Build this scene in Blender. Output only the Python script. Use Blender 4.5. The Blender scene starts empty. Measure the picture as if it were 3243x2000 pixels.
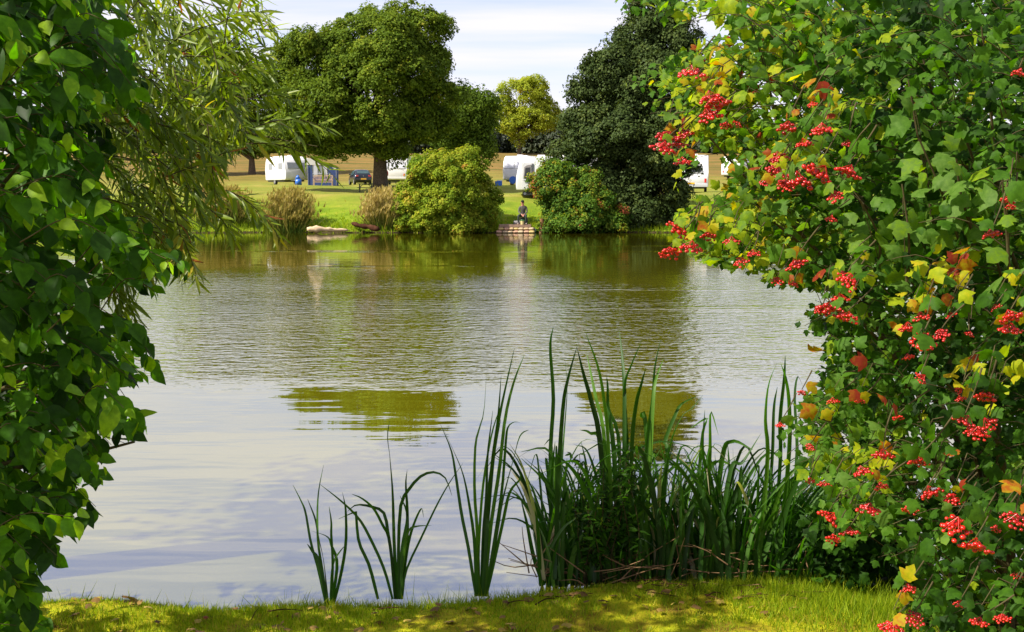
import bpy, bmesh, math
import numpy as np
from mathutils import Vector, Matrix, Euler

# ------------------------------------------------------------------ camera, sky, sun, exposure
SC = bpy.context.scene
COL = SC.collection
FPX, CX, CY, CAMZ = 3603.0, 1621.5, 1000.0, 2.2
PITCH = math.atan(384.0 / FPX)
cam_data = bpy.data.cameras.new('camera')
cam_data.lens = 36.0 * FPX / 3243.0
cam_data.sensor_width = 36.0
cam_data.clip_end = 5000
cam_data.clip_start = 0.05
cam = bpy.data.objects.new('camera', cam_data)
COL.objects.link(cam)
cam.location = (0, 0, CAMZ)
cam.rotation_euler = (math.pi / 2 - PITCH, 0, 0)
SC.camera = cam

SUN_AZ = math.radians(-112)     # clockwise from +Y: from the left, a little behind the camera
SUN_EL = math.radians(46)
world = bpy.data.worlds.new('World')
SC.world = world
world.use_nodes = True
wn, wl = world.node_tree.nodes, world.node_tree.links
bg = wn['Background']
sky = wn.new('ShaderNodeTexSky')
sky.sky_type = 'NISHITA'
sky.sun_disc = False
sky.sun_elevation = SUN_EL
sky.sun_rotation = SUN_AZ
sky.dust_density = 1.2
sky.air_density = 1.0
tc = wn.new('ShaderNodeTexCoord')
sep = wn.new('ShaderNodeSeparateXYZ')
wl.new(tc.outputs['Generated'], sep.inputs[0])


def wmath(op, a, b=None, c=None):
    n = wn.new('ShaderNodeMath')
    n.operation = op
    for i, v in enumerate((a, b, c)):
        if v is None:
            continue
        if isinstance(v, (int, float)):
            n.inputs[i].default_value = v
        else:
            wl.new(v, n.inputs[i])
    return n.outputs[0]


# cloud sheet: directions projected on a high plane, so streaks flatten towards the horizon
zz = wmath('ADD', wmath('MAXIMUM', sep.outputs['Z'], 0.0), 0.16)
comb = wn.new('ShaderNodeCombineXYZ')
wl.new(wmath('DIVIDE', sep.outputs['X'], zz), comb.inputs['X'])
wl.new(wmath('DIVIDE', sep.outputs['Y'], zz), comb.inputs['Y'])
mp = wn.new('ShaderNodeMapping')
mp.inputs['Location'].default_value = (3.1, 0.4, 0)
mp.inputs['Rotation'].default_value = (0, 0, math.radians(8))
mp.inputs['Scale'].default_value = (0.55, 2.1, 1)
wl.new(comb.outputs[0], mp.inputs[0])
nz = wn.new('ShaderNodeTexNoise')
nz.inputs['Scale'].default_value = 1.3
nz.inputs['Detail'].default_value = 6
nz.inputs['Roughness'].default_value = 0.52
wl.new(mp.outputs[0], nz.inputs['Vector'])
rmp = wn.new('ShaderNodeValToRGB')
rmp.color_ramp.elements[0].position = 0.40
rmp.color_ramp.elements[0].color = (0.24, 0.24, 0.24, 1)
rmp.color_ramp.elements[1].position = 0.60
rmp.color_ramp.elements[1].color = (0.95, 0.95, 0.95, 1)
wl.new(nz.outputs['Fac'], rmp.inputs[0])
mixw = wn.new('ShaderNodeMix')
mixw.data_type = 'RGBA'
wl.new(rmp.outputs['Color'], mixw.inputs[0])
hs = wn.new('ShaderNodeMix')
hs.data_type = 'RGBA'
hs.blend_type = 'MULTIPLY'
hs.inputs[0].default_value = 1
hs.inputs[7].default_value = (1.22, 1.04, 1.20, 1)
wl.new(sky.outputs[0], hs.inputs[6])
wl.new(hs.outputs[2], mixw.inputs[6])
mixw.inputs[7].default_value = (5.3, 5.2, 5.6, 1)
wl.new(mixw.outputs[2], bg.inputs['Color'])
bg.inputs['Strength'].default_value = 0.1

S_DIR = Vector((math.sin(SUN_AZ) * math.cos(SUN_EL), math.cos(SUN_AZ) * math.cos(SUN_EL), math.sin(SUN_EL)))
sun_data = bpy.data.lights.new('sun', 'SUN')
sun_data.energy = 5.0
sun_data.angle = math.radians(0.6)
sun_data.color = (1.0, 0.93, 0.8)
sun = bpy.data.objects.new('sun', sun_data)
COL.objects.link(sun)
sun.rotation_euler = S_DIR.to_track_quat('Z', 'Y').to_euler()

SC.view_settings.view_transform = 'Standard'
SC.view_settings.look = 'None'
SC.view_settings.gamma = 1
SC.view_settings.exposure = 0.95
SC.render.engine = 'CYCLES'
SC.cycles.max_bounces = 7
SC.cycles.diffuse_bounces = 3
SC.cycles.glossy_bounces = 3
SC.cycles.transmission_bounces = 5
SC.cycles.caustics_reflective = False
SC.cycles.caustics_refractive = False


# ------------------------------------------------------------------ helpers
def at(px, py, Y):
    """point at depth Y that the photograph shows at (px, py), full-size pixels"""
    xc, yc = (px - CX) / FPX, (CY - py) / FPX
    c, s = math.cos(PITCH), math.sin(PITCH)
    dy = c + yc * s
    dz = -s + yc * c
    t = Y / dy
    return np.array([xc * t, Y, CAMZ + dz * t])


def project(P):
    P = np.asarray(P, float)
    c, s = math.cos(PITCH), math.sin(PITCH)
    y, z = P[:, 1], P[:, 2] - CAMZ
    d = y * c - z * s
    u = y * s + z * c
    d = np.maximum(d, 1e-3)
    return CX + FPX * P[:, 0] / d, CY - FPX * u / d, d


def tag(o, label=None, cat=None, group=None, kind=None):
    if label:
        o['label'] = label
    if cat:
        o['category'] = cat
    if group:
        o['group'] = group
    if kind:
        o['kind'] = kind
    return o


def empty(name, loc, label, cat, group=None, rz=0.0):
    o = bpy.data.objects.new(name, None)
    o.empty_display_size = 0.2
    COL.objects.link(o)
    o.location = loc
    o.rotation_euler = (0, 0, rz)
    return tag(o, label, cat, group)


def mesh_np(name, V, quads=None, tris=None, rnd=None, smooth=False):
    """mesh from arrays; rnd is a per-face float (quads first, then tris)"""
    me = bpy.data.meshes.new(name)
    V = np.asarray(V, np.float32)
    q = np.zeros((0, 4), np.int32) if quads is None else np.asarray(quads, np.int32).reshape(-1, 4)
    t = np.zeros((0, 3), np.int32) if tris is None else np.asarray(tris, np.int32).reshape(-1, 3)
    nq, nt = len(q), len(t)
    me.vertices.add(len(V))
    me.vertices.foreach_set('co', V.ravel())
    me.loops.add(nq * 4 + nt * 3)
    me.loops.foreach_set('vertex_index', np.concatenate([q.ravel(), t.ravel()]).astype(np.int32))
    me.polygons.add(nq + nt)
    ls = np.concatenate([np.arange(nq) * 4, nq * 4 + np.arange(nt) * 3]).astype(np.int32)
    me.polygons.foreach_set('loop_start', ls)
    if smooth:
        me.polygons.foreach_set('use_smooth', np.ones(nq + nt, bool))
    if rnd is not None:
        a = me.attributes.new('rnd', 'FLOAT', 'FACE')
        a.data.foreach_set('value', np.asarray(rnd, np.float32))
    me.update()
    me.validate()
    return me


def link(name, me, mat=None, parent=None, loc=(0, 0, 0)):
    o = bpy.data.objects.new(name, me)
    COL.objects.link(o)
    o.location = loc
    if mat is not None and len(me.materials) == 0:
        me.materials.append(mat)
    if parent is not None:
        o.parent = parent
    return o


def unit(v):
    v = np.asarray(v, float)
    return v / np.maximum(np.linalg.norm(v, axis=-1, keepdims=True), 1e-9)


def frames(along, normal):
    """rotation matrices (N,3,3), columns: width, length, normal"""
    y = unit(along)
    x = unit(np.cross(y, normal))
    z = np.cross(x, y)
    return np.stack([x, y, z], axis=2)


def inpoly(px, py, poly):
    px, py = np.asarray(px, float), np.asarray(py, float)
    r = np.zeros(px.shape, bool)
    n = len(poly)
    for i in range(n):
        x1, y1 = poly[i]
        x2, y2 = poly[(i + 1) % n]
        c = (y1 > py) != (y2 > py)
        with np.errstate(divide='ignore', invalid='ignore'):
            xi = (x2 - x1) * (py - y1) / (y2 - y1 + 1e-12) + x1
        r ^= c & (px < xi)
    return r


def curve(pts, n):
    """Catmull-Rom through pts, n samples"""
    P = np.asarray(pts, float)
    P = np.vstack([2 * P[0] - P[1], P, 2 * P[-1] - P[-2]])
    m = len(P) - 3
    out = []
    for u in np.linspace(0, m, n):
        i = min(int(u), m - 1)
        t = u - i
        a, b, c, d = P[i], P[i + 1], P[i + 2], P[i + 3]
        out.append(0.5 * (2 * b + (c - a) * t + (2 * a - 5 * b + 4 * c - d) * t * t + (3 * b - a - 3 * c + d) * t ** 3))
    return np.array(out)


class Tubes:
    """tapered tubes collected into one mesh"""

    def __init__(self):
        self.V, self.Q, self.n = [], [], 0

    def add(self, pts, r0, r1, sides=5, power=1.0):
        P = np.asarray(pts, float)
        k = len(P)
        T = unit(np.gradient(P, axis=0))
        ref = np.where(np.abs(T[:, 2:3]) > 0.9, np.array([[1.0, 0, 0]]), np.array([[0, 0, 1.0]]))
        A = unit(np.cross(T, ref))
        B = np.cross(T, A)
        r = r0 + (r1 - r0) * np.linspace(0, 1, k) ** power
        an = np.linspace(0, 2 * math.pi, sides, endpoint=False)
        ring = (A[:, None, :] * np.cos(an)[None, :, None] + B[:, None, :] * np.sin(an)[None, :, None]) * r[:, None, None] + P[:, None, :]
        self.V.append(ring.reshape(-1, 3))
        i = np.arange(k - 1)[:, None] * sides
        j = np.arange(sides)[None, :]
        j2 = (j + 1) % sides
        q = np.stack([i + j, i + j2, i + sides + j2, i + sides + j], axis=-1).reshape(-1, 4) + self.n
        self.Q.append(q)
        self.n += k * sides

    def mesh(self, name, origin=(0, 0, 0)):
        return mesh_np(name, np.vstack(self.V) - np.asarray(origin), np.vstack(self.Q), smooth=True)


class Shape:
    """boxes, prisms, lathes and free faces joined into one mesh part"""

    def __init__(self):
        self.bm = bmesh.new()

    def box(self, c, s, rot=None, bev=0.0):
        r = bmesh.ops.create_cube(self.bm, size=1.0)
        vs = r['verts']
        M = Matrix.Translation(Vector(c)) @ (Euler(rot).to_matrix().to_4x4() if rot else Matrix.Identity(4)) @ Matrix.Diagonal((*s, 1))
        bmesh.ops.transform(self.bm, matrix=M, verts=vs)
        if bev:
            es = list({e for v in vs for e in v.link_edges})
            bmesh.ops.bevel(self.bm, geom=es, offset=bev, segments=2, affect='EDGES', profile=0.5)
        return self

    def prism(self, prof, x0, x1, bev=0.0, seg=3):
        """profile of (y, z) points extruded along x"""
        a = [self.bm.verts.new((x0, y, z)) for y, z in prof]
        b = [self.bm.verts.new((x1, y, z)) for y, z in prof]
        n = len(prof)
        fa = self.bm.faces.new(a[::-1])
        fb = self.bm.faces.new(b)
        for i in range(n):
            self.bm.faces.new((a[i], a[(i + 1) % n], b[(i + 1) % n], b[i]))
        if bev:
            es = list(fa.edges) + list(fb.edges)
            bmesh.ops.bevel(self.bm, geom=es, offset=bev, segments=seg, affect='EDGES', profile=0.5)
        return self

    def cyl(self, c, r, h, axis='Z', n=16, r2=None):
        M = Matrix.Translation(Vector(c))
        if axis == 'X':
            M = M @ Matrix.Rotation(math.pi / 2, 4, 'Y')
        elif axis == 'Y':
            M = M @ Matrix.Rotation(math.pi / 2, 4, 'X')
        bmesh.ops.create_cone(self.bm, cap_ends=True, segments=n, radius1=r, radius2=r if r2 is None else r2, depth=h, matrix=M)
        return self

    def bar(self, a, b, r, n=6):
        a, b = Vector(a), Vector(b)
        d = b - a
        M = Matrix.Translation((a + b) / 2) @ d.to_track_quat('Z', 'Y').to_matrix().to_4x4()
        bmesh.ops.create_cone(self.bm, cap_ends=True, segments=n, radius1=r, radius2=r, depth=d.length, matrix=M)
        return self

    def face(self, pts):
        self.bm.faces.new([self.bm.verts.new(p) for p in pts])
        return self

    def sphere(self, c, s, u=12, v=8):
        bmesh.ops.create_uvsphere(self.bm, u_segments=u, v_segments=v, radius=1.0, matrix=Matrix.Translation(Vector(c)) @ Matrix.Diagonal((*s, 1)))
        return self

    def done(self, name, mat, parent=None, smooth=False, loc=(0, 0, 0)):
        bmesh.ops.recalc_face_normals(self.bm, faces=self.bm.faces)
        me = bpy.data.meshes.new(name)
        self.bm.to_mesh(me)
        self.bm.free()
        if smooth:
            me.polygons.foreach_set('use_smooth', np.ones(len(me.polygons), bool))
        return link(name, me, mat, parent, loc)


# ------------------------------------------------------------------ materials
def new_mat(name):
    m = bpy.data.materials.new(name)
    m.use_nodes = True
    return m, m.node_tree.nodes, m.node_tree.links, m.node_tree.nodes['Principled BSDF']


def plain(name, col, rough=0.5, metal=0.0, var=0.12, scale=6.0, spec=0.5, bump=0.0):
    m, n, l, b = new_mat(name)
    g = n.new('ShaderNodeTexCoord')
    t = n.new('ShaderNodeTexNoise')
    t.inputs['Scale'].default_value = scale
    t.inputs['Detail'].default_value = 5
    l.new(g.outputs['Object'], t.inputs['Vector'])
    r = n.new('ShaderNodeValToRGB')
    r.color_ramp.elements[0].position = 0.3
    r.color_ramp.elements[1].position = 0.7
    r.color_ramp.elements[0].color = (*[c * (1 - var) for c in col], 1)
    r.color_ramp.elements[1].color = (*[min(1, c * (1 + var)) for c in col], 1)
    l.new(t.outputs['Fac'], r.inputs[0])
    l.new(r.outputs[0], b.inputs['Base Color'])
    b.inputs['Roughness'].default_value = rough
    b.inputs['Metallic'].default_value = metal
    b.inputs['Specular IOR Level'].default_value = spec
    if bump:
        bp = n.new('ShaderNodeBump')
        bp.inputs['Strength'].default_value = bump
        bp.inputs['Distance'].default_value = 0.05
        l.new(t.outputs['Fac'], bp.inputs['Height'])
        l.new(bp.outputs[0], b.inputs['Normal'])
    return m


def leaf_mat(name, stops, rough=0.45, transl=0.35, glow=(1.7, 1.6, 0.7), spec=0.4, vein=0.0):
    """stops: (position, colour) read by the per-leaf 'rnd' value"""
    m, n, l, b = new_mat(name)
    a = n.new('ShaderNodeAttribute')
    a.attribute_name = 'rnd'
    r = n.new('ShaderNodeValToRGB')
    cr = r.color_ramp
    while len(cr.elements) < len(stops):
        cr.elements.new(0.5)
    for e, (p, c) in zip(cr.elements, stops):
        e.position = p
        e.color = (*c, 1)
    col = r.outputs[0]
    if vein:
        # blotches inside each leaf: the tint wanders over the blade
        g = n.new('ShaderNodeNewGeometry')
        t = n.new('ShaderNodeTexNoise')
        t.inputs['Scale'].default_value = 55
        t.inputs['Detail'].default_value = 4
        t.inputs['Roughness'].default_value = 0.6
        l.new(g.outputs['Position'], t.inputs['Vector'])
        m1 = n.new('ShaderNodeMath')
        m1.operation = 'MULTIPLY_ADD'
        l.new(t.outputs['Fac'], m1.inputs[0])
        m1.inputs[1].default_value = vein
        m2 = n.new('ShaderNodeMath')
        m2.operation = 'SUBTRACT'
        l.new(a.outputs['Fac'], m2.inputs[0])
        m2.inputs[1].default_value = vein * 0.5
        l.new(m2.outputs[0], m1.inputs[2])
        l.new(m1.outputs[0], r.inputs[0])
        mx = n.new('ShaderNodeMix')
        mx.data_type = 'RGBA'
        mx.blend_type = 'OVERLAY'
        mx.inputs[0].default_value = 0.35
        l.new(col, mx.inputs[6])
        l.new(t.outputs['Fac'], mx.inputs[7])
        col = mx.outputs[2]
    else:
        l.new(a.outputs['Fac'], r.inputs[0])
    l.new(col, b.inputs['Base Color'])
    b.inputs['Roughness'].default_value = rough
    b.inputs['Specular IOR Level'].default_value = spec
    mu = n.new('ShaderNodeMix')
    mu.data_type = 'RGBA'
    mu.blend_type = 'MULTIPLY'
    mu.inputs[0].default_value = 1
    l.new(col, mu.inputs[6])
    mu.inputs[7].default_value = (*glow, 1)
    tr = n.new('ShaderNodeBsdfTranslucent')
    l.new(mu.outputs[2], tr.inputs['Color'])
    ms = n.new('ShaderNodeMixShader')
    ms.inputs[0].default_value = transl
    l.new(b.outputs[0], ms.inputs[1])
    l.new(tr.outputs[0], ms.inputs[2])
    l.new(ms.outputs[0], n['Material Output'].inputs['Surface'])
    return m


M_BARK = plain('bark', (0.10, 0.075, 0.05), 0.9, var=0.45, scale=9, bump=0.8, spec=0.1)
M_TWIG = plain('twig_bark', (0.060, 0.050, 0.022), 0.85, var=0.35, scale=20, spec=0.1)
M_WHITE = plain('white_gelcoat', (0.66, 0.66, 0.67), 0.3, var=0.05, scale=1.5)
M_GREYW = plain('window_surround', (0.45, 0.46, 0.48), 0.4, var=0.05)
M_GLASS = plain('tinted_pane', (0.25, 0.27, 0.30), 0.08, var=0.1)
M_BLIND = plain('pale_blind', (0.55, 0.56, 0.64), 0.3, var=0.06)
M_DARK = plain('dark_pane', (0.03, 0.032, 0.035), 0.12, var=0.1)
M_BLACK = plain('black_rubber', (0.015, 0.015, 0.015), 0.7, var=0.2)
M_STEEL = plain('galvanised_steel', (0.40, 0.40, 0.41), 0.4, metal=0.8, var=0.1)
M_BLUE = plain('blue_canvas', (0.055, 0.085, 0.23), 0.85, var=0.15, spec=0.1)
M_BLUEP = plain('blue_plastic', (0.02, 0.12, 0.50), 0.35, var=0.08)
M_ROOFC = plain('grey_canvas', (0.62, 0.61, 0.60), 0.8, var=0.05, spec=0.1)
M_CARP = plain('car_paint', (0.012, 0.016, 0.026), 0.18, var=0.05)
M_RED = plain('red_lens', (0.55, 0.02, 0.015), 0.2, var=0.05)
M_PLATE = plain('yellow_plate', (0.85, 0.45, 0.02), 0.35, var=0.03)
M_ORANGE = plain('orange_buoy', (0.62, 0.06, 0.02), 0.5, var=0.1)
M_BENCH = plain('pale_teak', (0.45, 0.32, 0.23), 0.75, var=0.15, scale=12)
M_TABLE = plain('dark_timber', (0.06, 0.07, 0.05), 0.8, var=0.2)
M_DECK = plain('weathered_deck', (0.27, 0.18, 0.13), 0.85, var=0.25, scale=9, spec=0.1)
M_LOGP = plain('pale_dead_wood', (0.50, 0.37, 0.22), 0.85, var=0.25, scale=4, bump=0.5)
M_LOGD = plain('wet_dark_wood', (0.055, 0.024, 0.013), 0.9, var=0.5, scale=4, bump=0.6, spec=0.05)
M_SKIN = plain('skin', (0.48, 0.20, 0.14), 0.5, var=0.08)
M_JUMP = plain('grey_wool', (0.10, 0.095, 0.08), 0.95, var=0.12, spec=0.1)
M_TROU = plain('charcoal_cloth', (0.045, 0.055, 0.05), 0.95, var=0.12, spec=0.1)
M_CAP = plain('cap_cloth', (0.02, 0.018, 0.018), 0.9, var=0.1, spec=0.1)
M_SHOE = plain('grey_shoe', (0.30, 0.24, 0.22), 0.7, var=0.1)
M_CREAM = plain('cream_plastic', (0.62, 0.50, 0.22), 0.45, var=0.06)
M_GREENP = plain('green_plastic', (0.04, 0.30, 0.07), 0.4, var=0.08)
M_GREYC = plain('grey_nylon', (0.25, 0.23, 0.23), 0.8, var=0.1)
M_BLACKC = plain('black_nylon', (0.02, 0.022, 0.02), 0.7, var=0.1)

L_OAK = leaf_mat('oak_leaf', [(0, (0.046, 0.085, 0.008)), (0.5, (0.098, 0.155, 0.012)), (0.9, (0.175, 0.225, 0.018)), (1, (0.26, 0.25, 0.03))], 0.7, 0.3, spec=0.08)
L_DARKT = leaf_mat('alder_leaf', [(0, (0.026, 0.047, 0.012)), (0.6, (0.055, 0.085, 0.020)), (1, (0.11, 0.14, 0.03))], 0.6, 0.22, spec=0.1)
L_HEDGE = leaf_mat('hedge_leaf', [(0, (0.012, 0.022, 0.006)), (0.7, (0.025, 0.04, 0.010)), (1, (0.05, 0.06, 0.015))], 0.6, 0.15)
L_POPLAR = leaf_mat('poplar_leaf', [(0, (0.17, 0.23, 0.02)), (0.6, (0.30, 0.35, 0.03)), (0.97, (0.40, 0.40, 0.05)), (1, (0.45, 0.28, 0.03))], 0.7, 0.42, spec=0.08)
L_AUTUMN = leaf_mat('autumn_bush_leaf', [(0, (0.065, 0.14, 0.010)), (0.4, (0.17, 0.245, 0.016)), (0.8, (0.32, 0.345, 0.03)), (0.96, (0.38, 0.29, 0.04)), (1, (0.30, 0.09, 0.03))], 0.7, 0.35, spec=0.08)
L_BANK = leaf_mat('bank_bush_leaf', [(0, (0.04, 0.10, 0.012)), (0.5, (0.09, 0.18, 0.015)), (0.82, (0.22, 0.26, 0.02)), (0.95, (0.38, 0.28, 0.02)), (1, (0.28, 0.08, 0.03))], 0.65, 0.35, spec=0.15)
L_BROAD = leaf_mat('broad_leaf', [(0, (0.010, 0.030, 0.003)), (0.4, (0.030, 0.088, 0.005)), (0.75, (0.080, 0.20, 0.007)), (1, (0.20, 0.32, 0.010))], 0.5, 0.46, (2.2, 2.5, 0.25), 0.13, 0.25)
L_WILLOW = leaf_mat('willow_leaf', [(0, (0.06, 0.10, 0.010)), (0.5, (0.14, 0.205, 0.012)), (0.88, (0.27, 0.31, 0.016)), (0.97, (0.36, 0.27, 0.02)), (1, (0.26, 0.08, 0.015))], 0.42, 0.42, (1.8, 1.9, 0.35), 0.35)
L_GUELD = leaf_mat('guelder_leaf', [(0, (0.010, 0.032, 0.003)), (0.22, (0.030, 0.085, 0.006)), (0.42, (0.060, 0.145, 0.010)), (0.53, (0.10, 0.18, 0.032)), (0.60, (0.12, 0.21, 0.010)),
                                    (0.78, (0.27, 0.32, 0.008)), (0.88, (0.35, 0.29, 0.010)), (0.95, (0.28, 0.095, 0.010)), (1, (0.20, 0.025, 0.012))], 0.55, 0.46, (1.9, 2.1, 0.25), 0.10, 0.26)
L_REED = leaf_mat('reed_blade', [(0, (0.012, 0.035, 0.005)), (0.6, (0.028, 0.085, 0.008)), (0.9, (0.07, 0.16, 0.012)), (0.95, (0.20, 0.20, 0.11)), (1, (0.38, 0.31, 0.20))], 0.5, 0.35, (1.6, 2.2, 0.4), 0.3)  # shade on the blades put into their dark colour
L_GRASS = leaf_mat('grass_blade', [(0, (0.09, 0.16, 0.006)), (0.5, (0.21, 0.30, 0.008)), (0.85, (0.34, 0.38, 0.010)), (1, (0.42, 0.34, 0.06))], 0.6, 0.4, (1.5, 1.6, 0.5), 0.15)
L_TAN = leaf_mat('dry_reed', [(0, (0.06, 0.11, 0.012)), (0.35, (0.19, 0.20, 0.03)), (0.65, (0.38, 0.31, 0.07)), (1, (0.52, 0.42, 0.17))], 0.8, 0.3, (1.3, 1.2, 0.8), 0.1)
M_BERRY = plain('berry', (0.42, 0.008, 0.008), 0.25, var=0.5, scale=3.5)

_n, _l = M_BERRY.node_tree.nodes, M_BERRY.node_tree.links
_oi = _n.new('ShaderNodeObjectInfo')
_rp = _n.new('ShaderNodeValToRGB')
for _e, (_p, _c) in zip(_rp.color_ramp.elements, ((0.0, (0.72, 0.6, 0.6, 1)), (1.0, (1.15, 1.6, 0.9, 1)))):
    _e.position, _e.color = _p, _c
_l.new(_oi.outputs['Random'], _rp.inputs[0])
_mm = _n.new('ShaderNodeMix')
_mm.data_type, _mm.blend_type = 'RGBA', 'MULTIPLY'
_mm.inputs[0].default_value = 1
_src = _n['Principled BSDF'].inputs['Base Color'].links[0].from_socket
_l.new(_src, _mm.inputs[6])
_l.new(_rp.outputs[0], _mm.inputs[7])
_l.new(_mm.outputs[2], _n['Principled BSDF'].inputs['Base Color'])


# ------------------------------------------------------------------ ground and water
def shore_far(x):
    return 66.3 + 0.35 * np.sin(x * 0.35) + 0.25 * np.sin(x * 0.9 + 1) + 0.000 * x


def shore_near(x):
    # the near bank pushes out a little under the reeds
    return 5.50 + 0.05 * np.sin(x * 2.1 + 0.5) + 0.04 * np.sin(x * 5.3) + 0.30 * np.exp(-((x - 0.95) / 0.75) ** 2)


def gz(x, y):
    x, y = np.asarray(x, float), np.asarray(y, float)
    d = y - shore_far(x)
    far = np.interp(d, [-3, -0.6, 0.0, 0.5, 1.5, 4, 8.5, 16, 26, 32, 46, 60, 134, 150, 560, 2000],
                    [-0.9, -0.45, -0.05, 0.25, 0.55, 1.15, 2.2, 2.32, 2.42, 2.98, 3.15, 3.6, 9.4, 9.9, 13, 14])
    far = far + np.where(d > 2, 0.05 * np.sin(x * 0.6 + y * 0.2) + 0.03 * np.sin(x * 1.7 - y * 0.5), 0)
    e = y - shore_near(x)
    near = np.interp(e, [-60, -6, -0.9, -0.15, 0.0, 0.22, 0.8, 3], [0.5, 0.26, 0.22, 0.20, 0.15, -0.06, -0.35, -0.9])
    near = near + np.where(e < -0.05, 0.012 * np.sin(x * 7 + y * 3) + 0.012 * np.sin(x * 3.1 - y * 8), 0)
    return np.maximum(near, far)


xs = np.unique(np.concatenate([np.linspace(-400, 400, 81), np.linspace(-60, 60, 161), np.linspace(-5, 5, 101)]))
ys = np.unique(np.concatenate([np.linspace(-60, 4, 14), np.linspace(4, 7, 46), np.linspace(7, 63, 12), np.linspace(63, 76, 66), np.linspace(76, 130, 55), np.linspace(130, 1500, 60)]))
GX, GY = np.meshgrid(xs, ys)
GZ = gz(GX, GY)
nx, ny = len(xs), len(ys)
i0 = (np.arange(ny - 1)[:, None] * nx + np.arange(nx - 1)[None, :]).ravel()
gq = np.stack([i0, i0 + 1, i0 + nx + 1, i0 + nx], axis=1)
M_GROUND, n, l, b = new_mat('grass_ground')
geo = n.new('ShaderNodeNewGeometry')
sp = n.new('ShaderNodeSeparateXYZ')
l.new(geo.outputs['Position'], sp.inputs[0])


def tex(scale, detail=5, rough=0.55, sx=1, sy=1):
    t = n.new('ShaderNodeTexNoise')
    mpg = n.new('ShaderNodeMapping')
    mpg.inputs['Scale'].default_value = (sx, sy, 1)
    l.new(geo.outputs['Position'], mpg.inputs[0])
    l.new(mpg.outputs[0], t.inputs['Vector'])
    t.inputs['Scale'].default_value = scale
    t.inputs['Detail'].default_value = detail
    t.inputs['Roughness'].default_value = rough
    return t.outputs['Fac']


def ramp(fac, stops):
    r = n.new('ShaderNodeValToRGB')
    while len(r.color_ramp.elements) < len(stops):
        r.color_ramp.elements.new(0.5)
    for e, (p, c) in zip(r.color_ramp.elements, stops):
        e.position = p
        e.color = (*c, 1)
    l.new(fac, r.inputs[0])
    return r.outputs[0]


def mixc(fac, a, bb, mode='MIX'):
    m = n.new('ShaderNodeMix')
    m.data_type = 'RGBA'
    m.blend_type = mode
    if isinstance(fac, (int, float)):
        m.inputs[0].default_value = fac
    else:
        l.new(fac, m.inputs[0])
    for i, v in ((6, a), (7, bb)):
        if isinstance(v, tuple):
            m.inputs[i].default_value = (*v, 1)
        else:
            l.new(v, m.inputs[i])
    return m.outputs[2]


def mth(op, a, bb=None, c=None):
    m = n.new('ShaderNodeMath')
    m.operation = op
    for i, v in enumerate((a, bb, c)):
        if v is None:
            continue
        if isinstance(v, (int, float)):
            m.inputs[i].default_value = v
        else:
            l.new(v, m.inputs[i])
    return m.outputs[0]


def step(v, lo, hi):
    m = n.new('ShaderNodeMapRange')
    m.interpolation_type = 'SMOOTHSTEP'
    l.new(v, m.inputs[0])
    m.inputs[1].default_value = lo
    m.inputs[2].default_value = hi
    return m.outputs[0]


lush = ramp(tex(1.1, 6), [(0.3, (0.085, 0.15, 0.008)), (0.55, (0.15, 0.22, 0.010)), (0.75, (0.24, 0.25, 0.025))])
worn = ramp(tex(0.55, 6, 0.6, 0.5, 1.6), [(0.32, (0.13, 0.17, 0.02)), (0.55, (0.20, 0.20, 0.03)), (0.72, (0.32, 0.24, 0.07))])
hay = ramp(tex(0.22, 8, 0.68, 0.4, 1.5), [(0.34, (0.075, 0.080, 0.014)), (0.46, (0.14, 0.105, 0.024)), (0.58, (0.20, 0.12, 0.035)), (0.70, (0.15, 0.13, 0.024))])
yw = mth('ADD', sp.outputs['Y'], mth('MULTIPLY', mth('SUBTRACT', tex(0.25, 4), 0.5), 7))
colg = mixc(step(yw, 70.0, 76.0), lush, worn)
colg = mixc(step(mth('ADD', sp.outputs['Y'], mth('MULTIPLY', mth('SUBTRACT', tex(0.1, 4), 0.5), 50)), 108.0, 150.0), colg, hay)
# near bank: mossy yellow-green with brown thatch patches
moss = ramp(tex(4.5, 7, 0.62), [(0.32, (0.085, 0.045, 0.012)), (0.42, (0.22, 0.17, 0.012)), (0.52, (0.34, 0.32, 0.010)), (0.72, (0.36, 0.40, 0.012))])
colg = mixc(step(sp.outputs['Y'], 20.0, 30.0), moss, colg)
# wet mud below the turf edge
mud = ramp(tex(3, 5), [(0.3, (0.028, 0.020, 0.010)), (0.7, (0.06, 0.045, 0.02))])
colg = mixc(step(mth('ADD', sp.outputs['Z'], mth('MULTIPLY', mth('SUBTRACT', tex(5, 3), 0.5), 0.1)), 0.04, 0.13), mud, colg)
l.new(colg, b.inputs['Base Color'])
b.inputs['Roughness'].default_value = 0.95
b.inputs['Specular IOR Level'].default_value = 0.1
bp = n.new('ShaderNodeBump')
bp.inputs['Strength'].default_value = 0.9
bp.inputs['Distance'].default_value = 0.05
l.new(mth('ADD', tex(14, 6, 0.7), tex(2.2, 4)), bp.inputs['Height'])
l.new(bp.outputs[0], b.inputs['Normal'])
ground = link('ground', mesh_np('ground', np.stack([GX, GY, GZ], -1).reshape(-1, 3), gq, smooth=True), M_GROUND)
tag(ground, 'grassy banks and sloping meadow around the pond', None, None, 'structure')

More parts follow.
